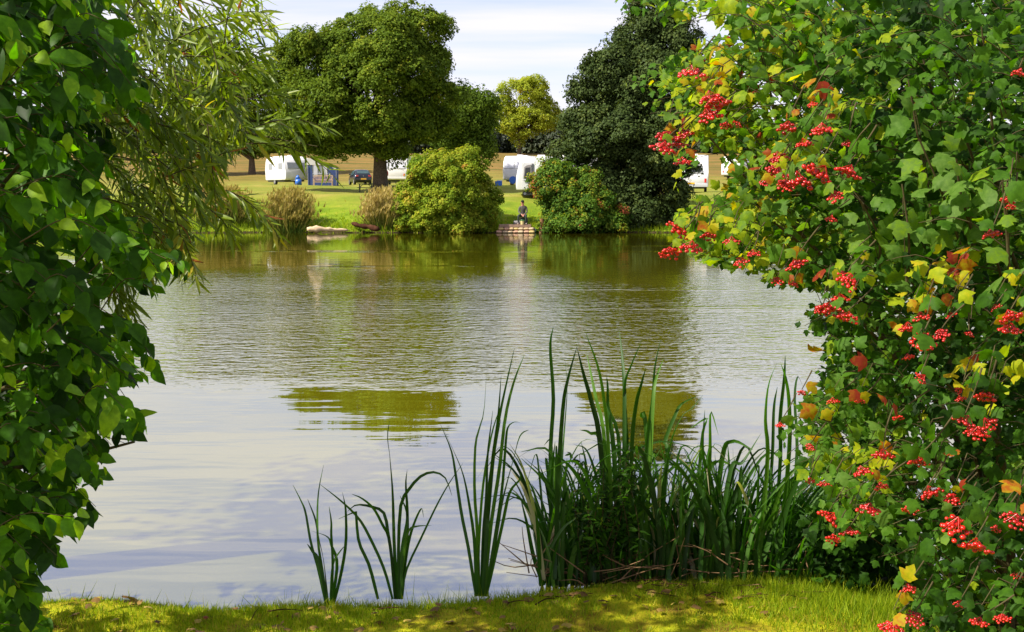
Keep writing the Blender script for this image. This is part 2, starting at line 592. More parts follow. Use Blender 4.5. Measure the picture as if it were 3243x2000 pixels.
M_WATER, n, l, b = new_mat('pond_water')
geo = n.new('ShaderNodeNewGeometry')
sp = n.new('ShaderNodeSeparateXYZ')
l.new(geo.outputs['Position'], sp.inputs[0])
wob = mth('ADD', sp.outputs['Y'], mth('MULTIPLY', mth('SUBTRACT', tex(0.35, 4), 0.5), 2.4))
wobf = mth('ADD', sp.outputs['Y'], mth('MULTIPLY', mth('SUBTRACT', tex(0.10, 3, 0.5, 0.8, 1.0), 0.5), 14))
breeze = mth('MULTIPLY', step(wob, 12.3, 13.5), mth('SUBTRACT', 1.0, step(wobf, 26.0, 37.0)))
patch = mth('ADD', 0.72, mth('MULTIPLY', step(tex(0.14, 4, 0.5, 0.35, 1.2), 0.40, 0.62), 0.5))
breeze = mth('MULTIPLY', breeze, patch)
streak = mth('MULTIPLY', step(tex(0.22, 3, 0.5, 0.22, 1.6), 0.60, 0.68), mth('MULTIPLY', step(sp.outputs['Y'], 19, 21), mth('SUBTRACT', 1.0, step(sp.outputs['Y'], 40, 62))))
fine = tex(6.5, 2, 0.5, 0.75, 1.0)
mid = tex(2.4, 2, 0.5, 0.5, 1.4)
swell = tex(0.9, 2, 0.4, 0.35, 2.4)
far_r = tex(3.0, 2, 0.5, 0.4, 1.2)
h = mth('ADD', mth('MULTIPLY', fine, mth('MULTIPLY', breeze, 0.025)), mth('MULTIPLY', mid, mth('MULTIPLY', breeze, 0.018)))
h = mth('ADD', h, mth('MULTIPLY', swell, 0.0042))
h = mth('ADD', h, mth('MULTIPLY', mid, mth('MULTIPLY', streak, 0.032)))
h = mth('ADD', h, mth('MULTIPLY', far_r, 0.0022))
bp = n.new('ShaderNodeBump')
bp.inputs['Strength'].default_value = 1.0
bp.inputs['Distance'].default_value = 1.0
l.new(h, bp.inputs['Height'])
murk = n.new('ShaderNodeBsdfDiffuse')
l.new(ramp(tex(0.2, 4), [(0.35, (0.135, 0.128, 0.003)), (0.65, (0.165, 0.155, 0.004))]), murk.inputs['Color'])
gls = n.new('ShaderNodeBsdfGlossy')
gls.inputs['Roughness'].default_value = 0.015
l.new(bp.outputs[0], gls.inputs['Normal'])
lw = n.new('ShaderNodeFresnel')
lw.inputs['IOR'].default_value = 3.2
l.new(bp.outputs[0], lw.inputs['Normal'])
wmix = n.new('ShaderNodeMixShader')
l.new(mth('MINIMUM', mth('ADD', mth('MULTIPLY', lw.outputs[0], 0.9), 0.29), 0.97), wmix.inputs[0])
l.new(murk.outputs[0], wmix.inputs[1])
l.new(gls.outputs[0], wmix.inputs[2])
l.new(wmix.outputs[0], n['Material Output'].inputs['Surface'])
water = link('water', mesh_np('water', [(-400, 4.5, 0), (400, 4.5, 0), (400, 80, 0), (-400, 80, 0)], [(0, 1, 2, 3)]), M_WATER)
tag(water, 'green brown pond water with a breeze ruffled band', None, None, 'structure')


# ------------------------------------------------------------------ far trees and bushes
def crown_leaves(rng, lobes, n_cl, per, leaf, rc, tint, droop=0.25, subs=0):
    """lobes: (centre xyz, radii xyz). Leaf rhombi gathered in clumps over the lobes' shells."""
    if subs:
        more = []
        for c, r in lobes:
            dd = unit(rng.normal(size=(subs, 3)) + np.array([0, -0.25, 0.1]))
            f = rng.uniform(0.26, 0.46, subs)
            more += [(c + dd[i] * r * rng.uniform(0.72, 0.98), np.full(3, r.min() ** 0.5 * r.max() ** 0.5 * f[i]) * np.array([1, 1, 0.8])) for i in range(subs)]
        lobes = [(c, r * 0.78) for c, r in lobes] + more
    C = np.array([q[0] for q in lobes])
    R = np.array([q[1] for q in lobes])
    area = (R[:, 0] * R[:, 2] + R[:, 0] * R[:, 1] + R[:, 1] * R[:, 2])
    m = n_cl * 4
    pick = rng.choice(len(lobes), m, p=area / area.sum())
    d = unit(rng.normal(size=(m, 3)))
    u = rng.random(m)
    rad = np.where(u < 0.70, rng.uniform(0.80, 1.02, m), np.where(u < 0.82, rng.uniform(1.02, 1.17, m), rng.uniform(0.45, 0.85, m)))
    P = C[pick] + d * R[pick] * rad[:, None]
    # drop clumps buried deep inside another lobe
    depth = np.min(np.linalg.norm((P[:, None, :] - C[None]) / R[None], axis=2), axis=1)
    keep = depth > np.where(rng.random(len(P)) < 0.88, 0.74, 0.3)
    P, d, depth = P[keep][:n_cl], d[keep][:n_cl], depth[keep][:n_cl]
    k = len(P)
    ct = rng.normal(0, 1, k)
    # sprays poking out of the outline are small, clumps on the face are fuller
    sc = np.where(depth > 1.03, rng.uniform(0.35, 0.7, k), rng.uniform(0.55, 1.45, k)) * rc
    off = unit(rng.normal(size=(k, per, 3)) + 0.55 * d[:, None, :] + np.array([0, 0, 0.35])) * (rng.random((k, per, 1)) ** 0.33)
    off[..., 2] *= 0.72
    lump = 1 + 0.28 * np.sin(off[..., 0] * 7 + ct[:, None] * 9) * np.sin(off[..., 2] * 8 + ct[:, None] * 5)
    pos = P[:, None, :] + off * sc[:, None, None] * lump[..., None]
    pos[..., 2] -= droop * (off[..., 0] ** 2 + off[..., 1] ** 2) * sc[:, None]
    nrm = unit(off + 0.35 * d[:, None, :] + np.array([0, 0, 0.55]) + rng.normal(0, 0.5, (k, per, 3)))
    al = unit(np.cross(nrm, rng.normal(size=(k, per, 3))))
    F = frames(al.reshape(-1, 3), nrm.reshape(-1, 3))
    s = leaf * rng.uniform(0.6, 1.4, k * per)
    T = np.array([[0, -0.5, 0], [0.36, 0.0, 0.10], [0, 0.55, -0.05], [-0.36, 0.0, 0.10]])
    V = np.einsum('nij,kj->nki', F, T) * s[:, None, None] + pos.reshape(-1, 1, 3)
    N = len(s)
    rnd = np.clip(tint[0] + tint[1] * np.repeat(ct, per) + tint[2] * rng.normal(size=N), 0, 1)
    return V.reshape(-1, 3), np.arange(N * 4).reshape(-1, 4), rnd, P


def far_tree(name, label, cat, seed, base, lobes, mat, n_cl, per, leaf, rc, trunk_r, fork, tint=(0.45, 0.16, 0.14), group=None, limbs=14, stems=1, crown_name='crown', bark=None, subs=9):
    rng = np.random.default_rng(seed)
    base = np.asarray(base, float)
    root = empty(name, base, label, cat, group)
    V, Q, rnd, P = crown_leaves(rng, lobes, n_cl, per, leaf, rc, tint, subs=subs)
    cr = link(crown_name, mesh_np(crown_name, V - base, Q, rnd=rnd), mat, root)
    tb = Tubes()
    cen = np.mean([q[0] for q in lobes], axis=0)
    top = base + np.array([0, 0, fork])
    if stems == 1:
        hgt = np.linspace(0, 1, 7)
        pts = base[None] + (top - base)[None] * hgt[:, None]
        pts[0, 2] -= 0.25
        tb.add(pts, trunk_r * 1.35, trunk_r * 0.8, 12, 0.6)
    for i in range(limbs):
        tgt = P[rng.integers(len(P))] * 0.85 + cen * 0.15
        st = top if stems == 1 else base + np.array([rng.uniform(-1, 1) * trunk_r * 4, rng.uniform(-.5, .5) * trunk_r * 4, -0.1])
        mid_ = (st + tgt) / 2 + np.array([0, 0, 0.12 * np.linalg.norm(tgt - st)]) + rng.normal(0, 0.2, 3)
        tb.add(curve([st - (0.3 if stems == 1 else 0) * np.array([0, 0, 1]), mid_, tgt], 7), trunk_r * (0.55 if stems == 1 else 0.5), trunk_r * 0.08, 6)
    link('trunk' if stems == 1 else 'stems', tb.mesh('trunk', base), bark or M_BARK, root)
    return root


def lobes_px(Y, spec, depth=0.8):
    out = []
    for q in spec:
        px, py, rx, ry = q[:4]
        dy = q[4] if len(q) > 4 else 0
        c = at(px, py, Y + dy)
        m = (Y + dy) / FPX
        out.append((c, np.array([rx * m, max(rx, ry) * m * depth, ry * m])))
    return out


def on_ground(px, Y):
    p = at(px, 616, Y)
    p[2] = float(gz(p[0], Y))
    return p


def build_far_trees():
    far_tree('oak_tree', 'great spreading oak with a thick bare trunk on the meadow', 'tree', 11, on_ground(1205, 92),
             lobes_px(92, [(1180, 130, 190, 105, 1), (1330, 110, 95, 75, 0), (1000, 190, 120, 95, 0), (1345, 240, 110, 120, -1), (1180, 270, 200, 130, -2), (1010, 330, 130, 105, -1),
                           (1320, 380, 120, 80, 0), (1160, 400, 170, 75, -1), (915, 220, 60, 75, 1), (1250, 180, 120, 100, -2.5), (1080, 440, 80, 50, -1), (940, 400, 80, 60, 0), (1230, 470, 60, 32, -1), (915, 430, 75, 45, 1), (1000, 455, 75, 34, 0)]),
             L_OAK, 2300, 110, 0.185, 0.72, 0.56, 3.6, limbs=26)
    far_tree('field_tree', 'rounded dark green tree right behind the great oak', 'tree', 12, on_ground(1500, 112),
             lobes_px(112, [(1470, 370, 85, 100), (1515, 420, 45, 70), (1430, 420, 60, 70)]), L_OAK, 420, 110, 0.22, 1.0, 0.35, 2.5, tint=(0.25, 0.15, 0.12))
    far_tree('field_tree', 'yellow green tree behind the willow, left of the oak', 'tree', 13, on_ground(800, 140),
             lobes_px(140, [(800, 300, 120, 110), (720, 340, 90, 90), (860, 390, 80, 70), (640, 330, 110, 100), (700, 425, 110, 50), (820, 435, 100, 42), (600, 420, 90, 52)]), L_OAK, 760, 90, 0.25, 1.1, 0.4, 2, tint=(0.5, 0.15, 0.12))
    far_tree('poplar_tree', 'yellowing tree standing alone against the sky on the hill', 'tree', 14, on_ground(1645, 195),
             lobes_px(195, [(1665, 320, 88, 72), (1612, 375, 48, 52), (1728, 360, 46, 66), (1655, 290, 50, 42), (1700, 290, 45, 40), (1650, 400, 70, 45)]), L_POPLAR, 520, 80, 0.27, 0.9, 0.3, 3.2, limbs=18)
    far_tree('alder_tree', 'tall dark green alder with its crown down to the water', 'tree', 15, on_ground(2060, 69.5),
             lobes_px(69, [(2075, 20, 70, 70), (2030, 115, 85, 75), (2100, 150, 100, 100), (1935, 205, 75, 42, -.5), (2030, 250, 120, 95, -1), (1868, 285, 62, 34), (2110, 320, 110, 120), (1865, 375, 88, 56),
                           (1960, 400, 130, 110, -1), (2070, 470, 105, 120, -1), (1900, 470, 120, 80), (2070, 590, 95, 90, -1), (1990, 600, 110, 90, 0), (2080, 680, 78, 48, -1), (2010, 690, 60, 40, -1)]),
             L_DARKT, 2400, 95, 0.15, 0.55, 0.4, 1.6, limbs=22)
    grp = 'dark hedgerow trees along the top of the hill'
    for i, (px, Y, top, w) in enumerate([(420, 206, 380, 120), (560, 212, 370, 120), (700, 207, 390, 110), (860, 210, 400, 110), (1000, 206, 395, 110), (1130, 211, 405, 110), (1270, 207, 400, 100), (1400, 212, 395, 110), (1520, 208, 410, 80),
                                         (1590, 214, 420, 70), (1700, 209, 412, 80), (1780, 206, 360, 70), (1880, 212, 380, 100), (2010, 208, 390, 110), (2150, 211, 385, 110), (2290, 207, 400, 100), (2420, 213, 395, 110)]):
        b0 = on_ground(px, Y)
        _, gy, _ = project(b0[None])
        gyy = float(gy[0])
        where = ('glimpsed through the hanging willow' if px < 800 else 'behind the great oak' if px < 1350 else ('between oak and yellowing tree, nearer the oak' if px < 1450 else 'between oak and yellowing tree, low and small') if px < 1560 else
                 ('on the oak side of the yellowing tree' if px < 1650 else 'on the alder side of the yellowing tree') if px < 1750 else 'behind the tall dark alder' if px < 2200 else 'glimpsed behind the guelder rose')
        far_tree('hedge_tree', 'dark dense hedgerow tree on the hilltop, ' + where, 'tree', 30 + i, b0,
                 lobes_px(Y, [(px, (top + gyy) / 2, w * 0.62, (gyy - top) / 2), (px - w * 0.3, gyy - 36, w * 0.4, 40), (px + w * 0.3, gyy - 32, w * 0.4, 36)]),
                 L_HEDGE, 150, 60, 0.55, 1.3, 0.25, 1.5, group=grp, limbs=5, subs=0)
    far_tree('autumn_bush', 'big round yellow green bush with reddish tints overhanging the water', 'bush', 51, on_ground(1425, 67.4),
             lobes_px(67.2, [(1420, 545, 120, 78, 0), (1335, 620, 75, 75, 0), (1512, 620, 68, 80, 0), (1420, 640, 130, 85, -1.2), (1385, 510, 60, 45), (1470, 505, 55, 38), (1310, 690, 52, 38, -.5), (1530, 690, 50, 38, -.5), (1420, 700, 120, 32, -1.3)]),
             L_AUTUMN, 1100, 100, 0.115, 0.36, 0.07, 1.0, tint=(0.47, 0.17, 0.13), stems=9, limbs=26, crown_name='foliage')
    far_tree('bank_bush', 'bright green and yellow bush beside the angler and dark alder', 'bush', 52, on_ground(1810, 67.5),
             lobes_px(67.2, [(1735, 585, 52, 70), (1790, 640, 80, 80, -.4), (1860, 640, 70, 85, -.3), (1945, 690, 44, 42, -.4), (1850, 575, 45, 45, .3), (1760, 545, 45, 40), (1800, 702, 90, 32, -.7), (1905, 705, 60, 28, -.8)]),
             L_BANK, 900, 95, 0.115, 0.36, 0.06, 0.9, tint=(0.45, 0.22, 0.15), stems=9, limbs=22, crown_name='foliage')


build_far_trees()


# ------------------------------------------------------------------ dry reed stands and bank weeds on the far shore
def strips(rng, base, tip, w, bend, nseg=4):
    """curved thin strips from base to tip (N,3): vertices and quads"""
    N = len(base)
    t = np.linspace(0, 1, nseg + 1)
    ctrl = base * 0.5 + tip * 0.5
    ctrl[:, 2] += bend
    P = ((1 - t) ** 2)[None, :, None] * base[:, None] + (2 * t * (1 - t))[None, :, None] * ctrl[:, None] + (t ** 2)[None, :, None] * tip[:, None]
    side = unit(np.stack([rng.normal(size=N), rng.normal(size=N) * 0.4, np.zeros(N)], 1))
    ww = w[:, None] * (1 - t[None] ** 2 * 0.95)
    A = P - side[:, None] * ww[..., None]
    B = P + side[:, None] * ww[..., None]
    V = np.stack([A, B], 2).reshape(-1, 3)
    k = np.arange(nseg)
    q = np.stack([2 * k, 2 * k + 1, 2 * k + 3, 2 * k + 2], 1)
    Q = (q[None] + (np.arange(N) * 2 * (nseg + 1))[:, None, None]).reshape(-1, 4)
    return V, Q


def dry_reeds(label, seed, px, py0, py1, w, Y, n_st, tint):
    rng = np.random.default_rng(seed)
    m = Y / FPX
    b0 = on_ground(px, Y)
    root = empty('dry_reed_stand', b0, label, 'reeds', 'tan reed stands on the far shore')
    hgt = (py1 - py0) * m
    n_st = int(n_st * 1.8)
    bx = rng.normal(0, 0.62, n_st) * w * m * 0.62
    by = rng.uniform(-0.7, 0.7, n_st)
    base = np.stack([bx, by, gz(b0[0] + bx, b0[1] + by) - b0[2] - 0.03], 1)
    hh = hgt * rng.uniform(0.45, 1.05, n_st) * np.sqrt(np.clip(1 - (bx / (w * m)) ** 2, 0.25, 1))
    tip = base + np.stack([bx * 0.55 + rng.normal(0, 0.32, n_st), rng.normal(0, 0.3, n_st), hh], 1)
    V, Q = strips(rng, base, tip, rng.uniform(0.012, 0.028, n_st), rng.uniform(0, 0.2, n_st))
    rn = np.clip(np.repeat(rng.normal(tint, 0.2, n_st), 4) + np.tile([-0.45, -0.25, 0.0, 0.1], n_st), 0, 1)
    link('stems', mesh_np('stems', V, Q, rnd=rn), L_TAN, root)['kind'] = 'stuff'
    # plumes: short tufts of strips at the stem tops
    k = n_st // 2
    idx = rng.choice(n_st, k, replace=False)
    pb = np.repeat(tip[idx], 9, 0)
    pt = pb + rng.normal(0, 0.07, pb.shape) + np.array([0.05, 0, 0.12]) * rng.uniform(0.3, 1.6, (len(pb), 1))
    V, Q = strips(rng, pb - np.array([0, 0, 0.12]), pt, rng.uniform(0.012, 0.03, len(pb)), np.zeros(len(pb)), 2)
    link('plumes', mesh_np('plumes', V, Q, rnd=np.clip(np.repeat(rng.normal(tint + 0.27, 0.15, len(pb)), 2), 0, 1)), L_TAN, root)['kind'] = 'stuff'


dry_reeds('tan feathery reeds between the dark log and autumn bush', 61, 1215, 618, 726, 50, 67.2, 900, 0.55)
dry_reeds('greyish plumed reeds left of the pale log', 62, 915, 604, 722, 56, 67.4, 1000, 0.38)
dry_reeds('dry brown reeds partly behind the hanging willow', 63, 700, 610, 722, 70, 67.6, 900, 0.42)


def bank_weeds():
    rng = np.random.default_rng(70)
    N = 15000
    x = rng.uniform(-32, 34, N)
    d = np.abs(rng.normal(0, 1, N)) * 1.6 + 0.05
    y = shore_far(x) + d
    base = np.stack([x, y, gz(x, y) - 0.02], 1)
    hh = rng.uniform(0.08, 0.28, N) * np.where(d < 0.9, 1.6, 0.8)
    tip = base + np.stack([rng.normal(0, 0.08, N), rng.normal(0, 0.08, N), hh], 1)
    V, Q = strips(rng, base, tip, rng.uniform(0.012, 0.03, N), np.zeros(N), 2)
    o = link('bank_grass', mesh_np('bank_grass', V, Q, rnd=np.clip(np.repeat(rng.normal(0.5, 0.2, N), 2), 0, 1)), L_GRASS)
    tag(o, 'rough grass and weeds fringing the far shore', 'grass', None, 'stuff')


bank_weeds()


# ------------------------------------------------------------------ logs, platform, angler
def log(name, label, px0, py0, px1, py1, Y0, Y1, r0, r1, mat, seed, wob=0.04):
    rng = np.random.default_rng(seed)
    a, c = at(px0, py0, Y0), at(px1, py1, Y1)
    pts = curve([a, a * 0.66 + c * 0.34 + rng.normal(0, wob, 3), a * 0.33 + c * 0.67 + rng.normal(0, wob, 3), c], 16)
    k, sides = 16, 10
    t = np.linspace(0, 1, k)
    r = (r0 + (r1 - r0) * t) * (1 + 0.16 * np.sin(t * 21 + seed) + 0.08 * rng.normal(size=k))
    r[0] *= 0.55
    r[-1] *= 0.4
    T = unit(np.gradient(pts, axis=0))
    A = unit(np.cross(T, np.array([[0, 0, 1.0]])))
    B = np.cross(T, A)
    an = np.linspace(0, 2 * math.pi, sides, endpoint=False)
    ring = (A[:, None] * np.cos(an)[None, :, None] + B[:, None] * np.sin(an)[None, :, None]) * (r[:, None] * (1 + 0.1 * rng.normal(size=(k, sides))))[..., None] + pts[:, None]
    i = np.arange(k - 1)[:, None] * sides
    j = np.arange(sides)[None]
    Q = np.stack([i + j, i + (j + 1) % sides, i + sides + (j + 1) % sides, i + sides + j], -1).reshape(-1, 4)
    V = np.vstack([ring.reshape(-1, 3), pts[:1], pts[-1:]])
    e0, e1 = k * sides, k * sides + 1
    tr = [(e0, (q + 1) % sides, q) for q in range(sides)] + [(e1, (k - 1) * sides + q, (k - 1) * sides + (q + 1) % sides) for q in range(sides)]
    cen = pts.mean(0)
    o = link(name, mesh_np(name, V - cen, Q, tr, smooth=True), mat, None, cen)
    return tag(o, label, 'log')


log('beached_log', 'pale bleached log lying along the far waterline', 972, 725, 1104, 728, 65.6, 66.2, 0.19, 0.07, M_LOGP, 3, 0.03)
log('fallen_log', 'dark reddish log sloping into the water beside tan reeds', 1113, 706, 1200, 726, 66.4, 65.7, 0.10, 0.19, M_LOGD, 5, 0.05)
log('beached_log', 'pale log end showing under the willow branches', 470, 722, 540, 724, 65.7, 65.9, 0.10, 0.08, M_LOGP, 8, 0.03)


def platform():
    Y = 66.0
    m = Y / FPX
    c = at(1632, 737, Y)
    base = (c[0], Y, 0.0)
    root = empty('fishing_platform', base, 'small sandbag and timber fishing platform under the seated angler', 'platform')
    rng = np.random.default_rng(9)
    cols = [plain('sandbag_%s' % k, v, 0.9, var=0.15, scale=8, spec=0.1, bump=0.3) for k, v in
            (('tan', (0.42, 0.30, 0.17)), ('pink', (0.41, 0.25, 0.17)), ('yellow', (0.44, 0.33, 0.14)), ('cream', (0.43, 0.33, 0.21)))]
    # one pillow-shaped bag mesh per colour
    meshes = []
    for k, mt in enumerate(cols):
        bm = bmesh.new()
        bmesh.ops.create_cube(bm, size=1)
        bmesh.ops.subdivide_edges(bm, edges=bm.edges, cuts=3, use_grid_fill=True)
        for v in bm.verts:
            x, y, z = v.co * 2
            f = 1 - 0.35 * abs(x) ** 3
            g = (1 - 0.4 * (y * y)) * f
            v.co = Vector((x * 0.5 * (1 - 0.15 * y * y), y * 0.5 * (1 - 0.2 * z * z), z * 0.5 * g))
        me = bpy.data.meshes.new('sandbag')
        bm.to_mesh(me)
        bm.free()
        me.polygons.foreach_set('use_smooth', np.ones(len(me.polygons), bool))
        me.materials.append(mt)
        meshes.append(me)
    W = 118 * m
    for row, (z, cnt, wid, yo) in enumerate([(0.04, 7, W, -0.05), (0.215, 7, W * 0.96, 0.02)]):
        for i in range(cnt):
            o = link('sandbag', meshes[int(rng.integers(4)) if row < 2 else (2 if i % 2 else 1)], None, root)
            o.location = (-wid / 2 + wid * (i + 0.5 + rng.uniform(-0.12, 0.12) + 0.2 * row) / cnt, yo + rng.normal(0, 0.02), z + 0.02)
            o.scale = (wid / cnt * 1.1, 0.5, 0.215)
            o.rotation_euler = (0, rng.normal(0, 0.04), rng.normal(0, 0.08))
    bw = W * 0.86
    for i in range(8):
        s = Shape().box((0, 0, 0), (bw * rng.uniform(0.97, 1.0), 0.135, 0.04), bev=0.006)
        s.done('deck_board', M_DECK, root, loc=(-0.02, 0.02 + i * 0.145, 0.465))
    s = Shape().box((0, 0, 0), (bw, 0.05, 0.14), bev=0.008)
    s.done('fascia_board', M_DECK, root, loc=(-0.02, -0.09, 0.405))
    return root, np.array(base), 0.487


plat, PB, DECK = platform()


def person():
    # seated on a tackle box, knees apart, forearms on thighs, hands joined, head turned slightly left
    px = at(1656, 700, 66.35)
    base = np.array([px[0], PB[1] + 0.35, PB[2] + DECK])
    root = empty('person', base, 'seated angler in dark cap, grey jumper and charcoal trousers', 'person')
    bm = bmesh.new()
    lay = bm.verts.layers.skin.verify()
    J = {}

    def v(name, co, r, parent=None, ry=None):
        w = bm.verts.new(co)
        w[lay].radius = (r, ry or r)
        J[name] = w
        if parent:
            bm.edges.new((J[parent], w))
        return w

    root_v = v('pelvis', (0, 0.10, 0.52), 0.155, ry=0.13)
    root_v[lay].use_root = True
    v('waist', (0, 0.09, 0.68), 0.15, 'pelvis', 0.12)
    v('chest', (0, 0.04, 0.88), 0.175, 'waist', 0.13)
    v('collar', (0, 0.01, 1.03), 0.11, 'chest', 0.09)
    v('neck', (-0.005, -0.02, 1.11), 0.058, 'collar')
    v('chin', (-0.015, -0.05, 1.19), 0.075, 'neck', 0.07)
    v('face', (-0.02, -0.055, 1.26), 0.088, 'chin', 0.08)
    v('crown', (-0.02, -0.03, 1.335), 0.08, 'face', 0.075)
    for s, t in ((-1, 'l'), (1, 'r')):
        v('hip' + t, (0.10 * s, 0.06, 0.50), 0.10, 'pelvis')
        v('thigh' + t, (0.17 * s, -0.15, 0.53), 0.085, 'hip' + t)
        kx = 0.26 if s < 0 else 0.17
        v('knee' + t, (kx * s, -0.36, 0.53), 0.068, 'thigh' + t)
        v('calf' + t, (kx * s * 1.02, -0.33, 0.32), 0.058, 'knee' + t)
        v('ankle' + t, (kx * s * 1.03, -0.28, 0.09), 0.04, 'calf' + t)
        v('ball' + t, (kx * s * 1.12, -0.40, 0.045), 0.042, 'ankle' + t)
        v('toe' + t, (kx * s * 1.15, -0.47, 0.035), 0.032, 'ball' + t)
        v('shoulder' + t, (0.185 * s, 0.03, 0.99), 0.075, 'collar')
        v('elbow' + t, (0.245 * s, -0.03, 0.72), 0.052, 'shoulder' + t)
        v('wrist' + t, (0.07 * s, -0.27, 0.58), 0.034, 'elbow' + t)
        v('palm' + t, (0.035 * s, -0.32, 0.535), 0.034, 'wrist' + t, 0.02)
        for k, (dx, ln) in enumerate(((-0.024, 0.055), (-0.008, 0.066), (0.008, 0.062), (0.022, 0.050))):
            a = v('f%s%d' % (t, k), (0.03 * s + dx * 0.7, -0.345 - 0.006 * k, 0.515 - 0.006 * k), 0.010, 'palm' + t)
            b_ = v('g%s%d' % (t, k), (0.02 * s + dx * 0.5, -0.36 - 0.006 * k, 0.515 - ln * 0.6 - 0.006 * k), 0.009, 'f%s%d' % (t, k))
            v('h%s%d' % (t, k), (-0.005 * s + dx * 0.4, -0.345 - 0.006 * k, 0.515 - ln - 0.006 * k), 0.008, 'g%s%d' % (t, k))
        v('th' + t, (0.015 * s, -0.325, 0.565), 0.011, 'palm' + t)
        v('tk' + t, (0.004 * s, -0.355, 0.56), 0.009, 'th' + t)
    me = bpy.data.meshes.new('body')
    bm.to_mesh(me)
    bm.free()
    tmp = bpy.data.objects.new('tmp_body', me)
    COL.objects.link(tmp)
    tmp.modifiers.new('skin', 'SKIN').use_smooth_shade = True
    sd = tmp.modifiers.new('sub', 'SUBSURF')
    sd.levels = sd.render_levels = 2
    dg = bpy.context.evaluated_depsgraph_get()
    body = bpy.data.meshes.new_from_object(tmp.evaluated_get(dg))
    bpy.data.objects.remove(tmp)
    body.materials.clear()
    for mt in (M_SKIN, M_JUMP, M_TROU, M_SHOE):
        body.materials.append(mt)
    for p in body.polygons:
        c = p.center
        p.use_smooth = True
        if c.z > 1.085:
            k = 0
        elif c.z < 0.095:
            k = 3
        elif c.y < -0.275 and abs(c.x) < 0.10 and 0.42 < c.z < 0.62:
            k = 0
        elif c.z > 0.585 or (c.y > -0.3 and c.z > 0.56 and abs(c.x) < 0.15 and c.y < -0.1):
            k = 1
        else:
            k = 2
        p.material_index = k
    link('body', body, None, root)
    # cap with a peak, small nose, ears, eyes
    cap = Shape()
    cap.sphere((-0.02, -0.035, 1.325), (0.098, 0.105, 0.085), 14, 8)
    cap.box((-0.045, -0.155, 1.315), (0.15, 0.11, 0.012), rot=(0.15, 0, -0.25), bev=0.005)
    cap.done('cap', M_CAP, root, True)
    Shape().sphere((-0.03, -0.150, 1.245), (0.015, 0.024, 0.026), 8, 6).done('nose', M_SKIN, root, True)
    for s in (-1, 1):
        Shape().sphere((-0.02 + 0.092 * s, -0.04, 1.25), (0.014, 0.024, 0.034), 8, 6).done('ear', M_SKIN, root, True)
        Shape().sphere((-0.028 + 0.034 * s, -0.138, 1.272), (0.013, 0.008, 0.008), 8, 6).done('eye', M_BLACK, root, True)
    Shape().box((-0.025, -0.143, 1.205), (0.05, 0.01, 0.008)).done('mouth', M_LOGD, root)
    # tackle box seat
    bx = empty('tackle_box', (base[0] + 0.05, base[1] + 0.14, base[2]), 'black tackle box the angler sits on', 'box')
    Shape().box((0, 0, 0.16), (0.46, 0.34, 0.32), bev=0.02).done('body', M_BLACKC, bx)
    Shape().box((0, 0, 0.355), (0.48, 0.36, 0.06), bev=0.025).done('seat_pad', M_BLACKC, bx)
    for s in (-1, 1):
        Shape().box((0.12 * s, -0.176, 0.27), (0.05, 0.012, 0.06), bev=0.004).done('catch', M_STEEL, bx)
    # bait bucket between the feet
    bk = empty('bait_bucket', (base[0] - 0.035, base[1] - 0.36, base[2]), 'cream bait bucket with green rim between the angler\'s feet', 'bucket')
    Shape().cyl((0, 0, 0.11), 0.095, 0.22, n=20, r2=0.115).done('tub', M_CREAM, bk, False)
    Shape().cyl((0, 0, 0.228), 0.122, 0.018, n=20).done('rim', M_GREENP, bk)
    hb = Tubes()
    an = np.linspace(0, math.pi, 9)
    hb.add(np.stack([0.12 * np.cos(an), -0.04 - 0.02 * np.sin(an), 0.22 + 0.07 * np.sin(an)], 1), 0.006, 0.006, 5)
    link('handle', hb.mesh('handle'), M_GREENP, bk)
    # soft bag and rod bag
    bgm = Shape()
    bgm.prism([(-0.14, 0), (0.14, 0), (0.12, 0.16), (0.02, 0.22), (-0.10, 0.17)], -0.20, 0.20, bev=0.05)
    o = bgm.done('carry_bag', M_GREYC, None, True, (base[0] - 0.34, base[1] + 0.05, base[2]))
    o.rotation_euler = (0, 0, 0.3)
    tag(o, 'slumped grey bag on the platform left of the angler', 'bag')
    p = at(1683, 706, 66.6)
    ln = empty('landing_net', (p[0], 66.7, float(gz(p[0], 66.7))), 'folded landing net with pale rim and green mesh beside the platform', 'net')
    z0 = 0.02
    h_ = Tubes()
    h_.add([(-0.12, 0, z0), (0.1, 0.02, z0 + 0.12), (0.4, 0.05, z0 + 0.2)], 0.03, 0.03, 6)
    link('handle', h_.mesh('handle'), M_BLACKC, ln)
    h2 = Tubes()
    an = np.linspace(0, 2 * math.pi, 15)
    h2.add(np.stack([0.02 + 0.24 * np.cos(an), -0.05 + 0.06 * np.sin(an), 0.16 + 0.15 * np.sin(an)], 1), 0.018, 0.018, 5)
    link('rim', h2.mesh('rim'), M_WHITE, ln)
    Shape().sphere((0.06, -0.03, 0.08), (0.22, 0.1, 0.13), 12, 8).done('mesh_bag', M_GREENP, ln, True)


person()

# rusty brown stump and weed at the foot of the bush beside the platform
_p = at(1716, 735, 66.2)
_st = empty('rotten_post', (_p[0], 66.2, -0.1), 'rotten brown mooring post at the waterline beside the platform', 'post')
Shape().cyl((0, 0, 0.45), 0.17, 0.9, n=10, r2=0.12).done('stake', plain('rotten_wood', (0.16, 0.075, 0.03), 0.9, var=0.4, scale=7, bump=0.6), _st)
Shape().cyl((0.02, 0, 0.925), 0.10, 0.06, n=9, r2=0.05).done('cap_block', M_LOGD, _st)


